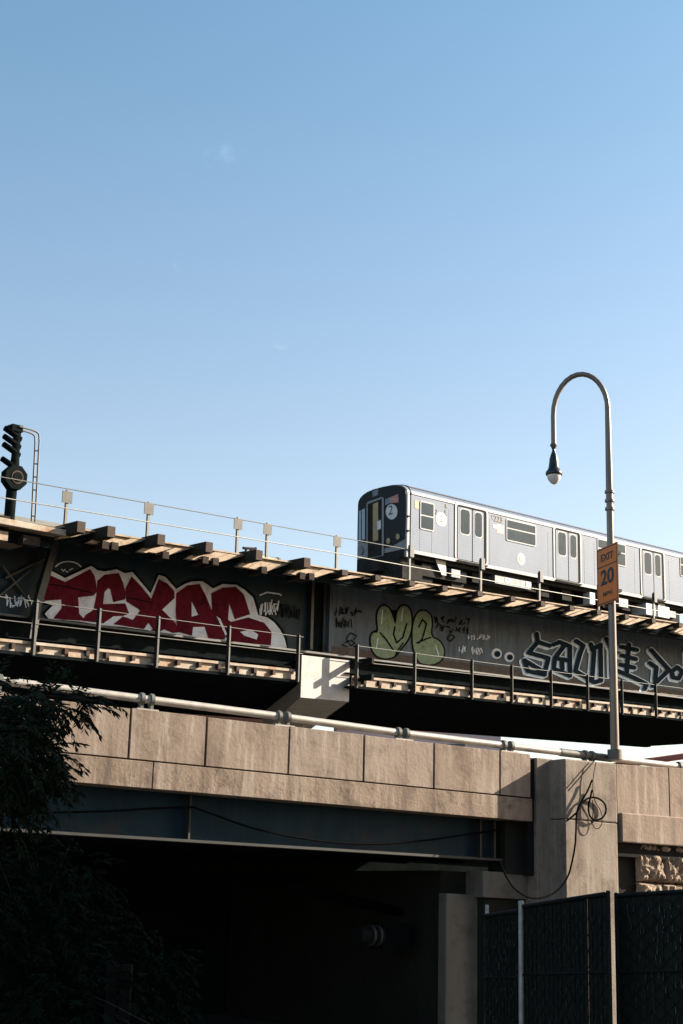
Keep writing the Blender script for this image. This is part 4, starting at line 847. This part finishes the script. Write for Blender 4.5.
# ================================================================ vegetation
def frond(mb, P, D, L, n=12, ll=.11, lw=.024):
    """one compound leaf: a drooping rachis with paired slender leaflets"""
    D = D.normalized(); side = D.cross(up_); side = side.normalized() if side.length > .1 else Vector((1, 0, 0)); p = P.copy(); d_ = D.copy()
    for i in range(n):
        q = p+d_*(L/n); d_ = (d_+Vector((0, 0, -.09))).normalized()
        for s in (-1, 1):
            o = (side*s*random.uniform(.5, 1)+d_*.8+Vector((random.uniform(-.2, .2), random.uniform(-.2, .2), random.uniform(-.55, .05)))).normalized()
            l = ll*random.uniform(.7, 1.25)*(1-.4*abs(i/n-.4)); wv = o.cross(Vector((random.uniform(-1, 1), random.uniform(-1, 1), random.uniform(-1, 1)))).normalized()*lw/2
            mb.add([p, p+o*l*.45+wv, p+o*l, p+o*l*.45-wv], [(0, 1, 2, 3)])
        p = q
def plant(name, label, trunk, blobs, leafmat, nf, ll=.12, lw=.026, L=.5, tr_=.10, seed=1):
    random.seed(seed); t = thing(name, trunk[0], label, 'tree' if 'tree' in name else 'shrub')
    mb = MB(); mb.tube(trunk, [tr_*(1-.6*i/(len(trunk)-1)) for i in range(len(trunk))], 8); tip = trunk[-1]
    for c, r in blobs:
        b = min(trunk, key=lambda q: (q-c).length); mid = (b+c)/2+Vector((0, 0, .25)); mb.tube([b, mid, c], [tr_*.4, tr_*.25, tr_*.08], 5)
        for _ in range(4):
            e = c+Vector((random.gauss(0, .5)*r[0], random.gauss(0, .5)*r[1], random.gauss(0, .5)*r[2])); mb.tube([mid, (mid+e)/2+up_*.05, e], [tr_*.16, tr_*.1, .006], 4)
    mb.build('trunk', M['bark'], t); mb = MB()
    tot = sum(r[0]*r[2] for c, r in blobs)
    for c, r in blobs:
        for _ in range(int(nf*r[0]*r[2]/tot)):
            v = Vector((random.gauss(0, 1), random.gauss(0, 1), random.gauss(0, 1))).normalized()*random.random()**.45
            P = c+Vector((v.x*r[0], v.y*r[1], v.z*r[2])); D = Vector((v.x+random.uniform(-.5, .5), v.y+random.uniform(-.5, .5), v.z*.5+random.uniform(-.6, .3)))
            frond(mb, P, D, L*random.uniform(.6, 1.2), 10, ll, lw)
    mb.build('crown', leafmat, t); return t
Yt = 18.0
bl = [(at(12, 715, Yt), (.42, .7, .22)), (at(35, 705, 17.6), (.5, .6, .18)), (at(70, 705, Yt), (.28, .5, .14)), (at(90, 700, 17.8), (.12, .3, .07)), (at(20, 770, Yt), (.44, .7, .50)), (at(46, 762, 17.5), (.20, .5, .32)), (at(4, 745, 17), (.40, .6, .4)), (at(38, 735, 17.6), (.22, .4, .16)), (at(12, 815, Yt), (.26, .5, .14)), (at(-40, 740, Yt), (.8, .9, .9)), (at(48, 786, 17.6), (.10, .3, .12))]
tb = at(-70, 1000, 18.4); tb.z = 0
plant('tree', 'dark feathery-leaved tree overhanging the left end of the overpass', [tb, tb+Vector((.1, 0, 1.6)), at(-45, 800, 18.3), at(-25, 730, 18.2)], bl, M['leaf'], 900, L=.42, ll=.13, lw=.028, seed=4)
bl = [(at(30, 930, 19.5), (.8, .8, .8)), (at(90, 950, 20), (.7, .8, .6)), (at(60, 1010, 19), (1.0, .8, .7)), (at(-10, 900, 19), (.6, .8, .8)), (at(75, 880, 20), (.45, .5, .35)), (at(30, 865, 19.5), (.4, .5, .3))]
sb_ = at(40, 1024, 19.6); sb_.z = 0
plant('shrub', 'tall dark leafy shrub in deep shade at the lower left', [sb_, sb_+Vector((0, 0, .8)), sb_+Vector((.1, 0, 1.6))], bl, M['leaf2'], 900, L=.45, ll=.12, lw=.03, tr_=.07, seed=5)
bl = [(at(150, 1000, 20.5), (.45, .5, .5)), (at(165, 960, 20.5), (.3, .4, .2)), (at(130, 1020, 20), (.4, .4, .4))]
sb_ = at(150, 1024, 20.5); sb_.z = 0
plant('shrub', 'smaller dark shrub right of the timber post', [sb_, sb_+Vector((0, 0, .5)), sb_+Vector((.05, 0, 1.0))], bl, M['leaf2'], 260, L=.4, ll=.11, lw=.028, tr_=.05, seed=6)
random.seed(11)
# ================================================================ buildings beyond
def building(name, label, c, w_, d_, h, m, rows, az=0, fl=3.2, wn=1.6):
    t = thing(name, c, label, 'building'); ca, sa = math.cos(az), math.sin(az); P = lambda a, b, z: Vector((c[0]+a*ca-b*sa, c[1]+a*sa+b*ca, z))
    mb = MB(); mb.box(P, -w_/2, w_/2, 0, d_, 0, h); wl = mb.build('wall', m, t)
    mb = MB(); mb.box(P, -w_/2-.2, w_/2+.2, -.2, d_+.2, h, h+.5); mb.build('cornice', M['pale_wall'], t)
    z = fl*.3+h % fl; n = 0
    zs = []
    z = h-2.4
    while z > 1 and len(zs) < rows: zs.append(z); z -= fl
    x = -w_/2+1.2
    while x < w_/2-wn:
        for z in zs:
            if n >= 95: break
            n += 1
            mb = MB(); mb.box(P, x, x+wn, -.06, .0, z, z+1.6); f = mb.build('window', M['white'], t); mb = MB(); mb.box(P, x+.12, x+wn-.12, -.08, -.06, z+.12, z+1.48); mb.build('pane', M['winglass'], f)
        x += wn*2.1
    return t
pb = at(172, 709, 90); building('brick_building', 'orange brick building with white windows behind the overpass parapet', (pb.x-6, 90, 0), 28, 12, pb.z+3, M['brick'], 4, fl=3.0)
pb2 = at(405, 726, 110); building('pale_building', 'long pale building glimpsed between the viaduct and the overpass', (pb2.x+1.0, 110, 0), 12, 10, at(405, 730, 110).z, M['pale_wall'], 2)
# red steel truss beyond the right end
rs = thing('steel_truss', at(650, 766, 75), 'dull red steel truss beyond the right end of the guard rail', 'structure')
for a, b in (((600, 768), (700, 754)), ((600, 772), (700, 772)), ((625, 768), (650, 772)), ((655, 762), (690, 772))):
    mb = MB(); mb.tube([at(*a, 75), at(*b, 75)], .16, 6); mb.build('truss_bar', M['redsteel'], rs)
for x in (610, 690, 740):
    p = at(x, 769, 75); mb = MB(); mb.tube([Vector((p.x, p.y, 0)), p], .2, 6); mb.build('truss_leg', M['redsteel'], rs)
# unseen building added so its shadow falls on the fence and shrubs
building('added_shade_block', 'added unseen brick block right of the view, shading the fence and shrubs', (19.5, 13.5, 0), 11, 13.5, 16, M['brick'], 4)
for o in list(SC.objects):
    if '_o' in o: del o['_o']
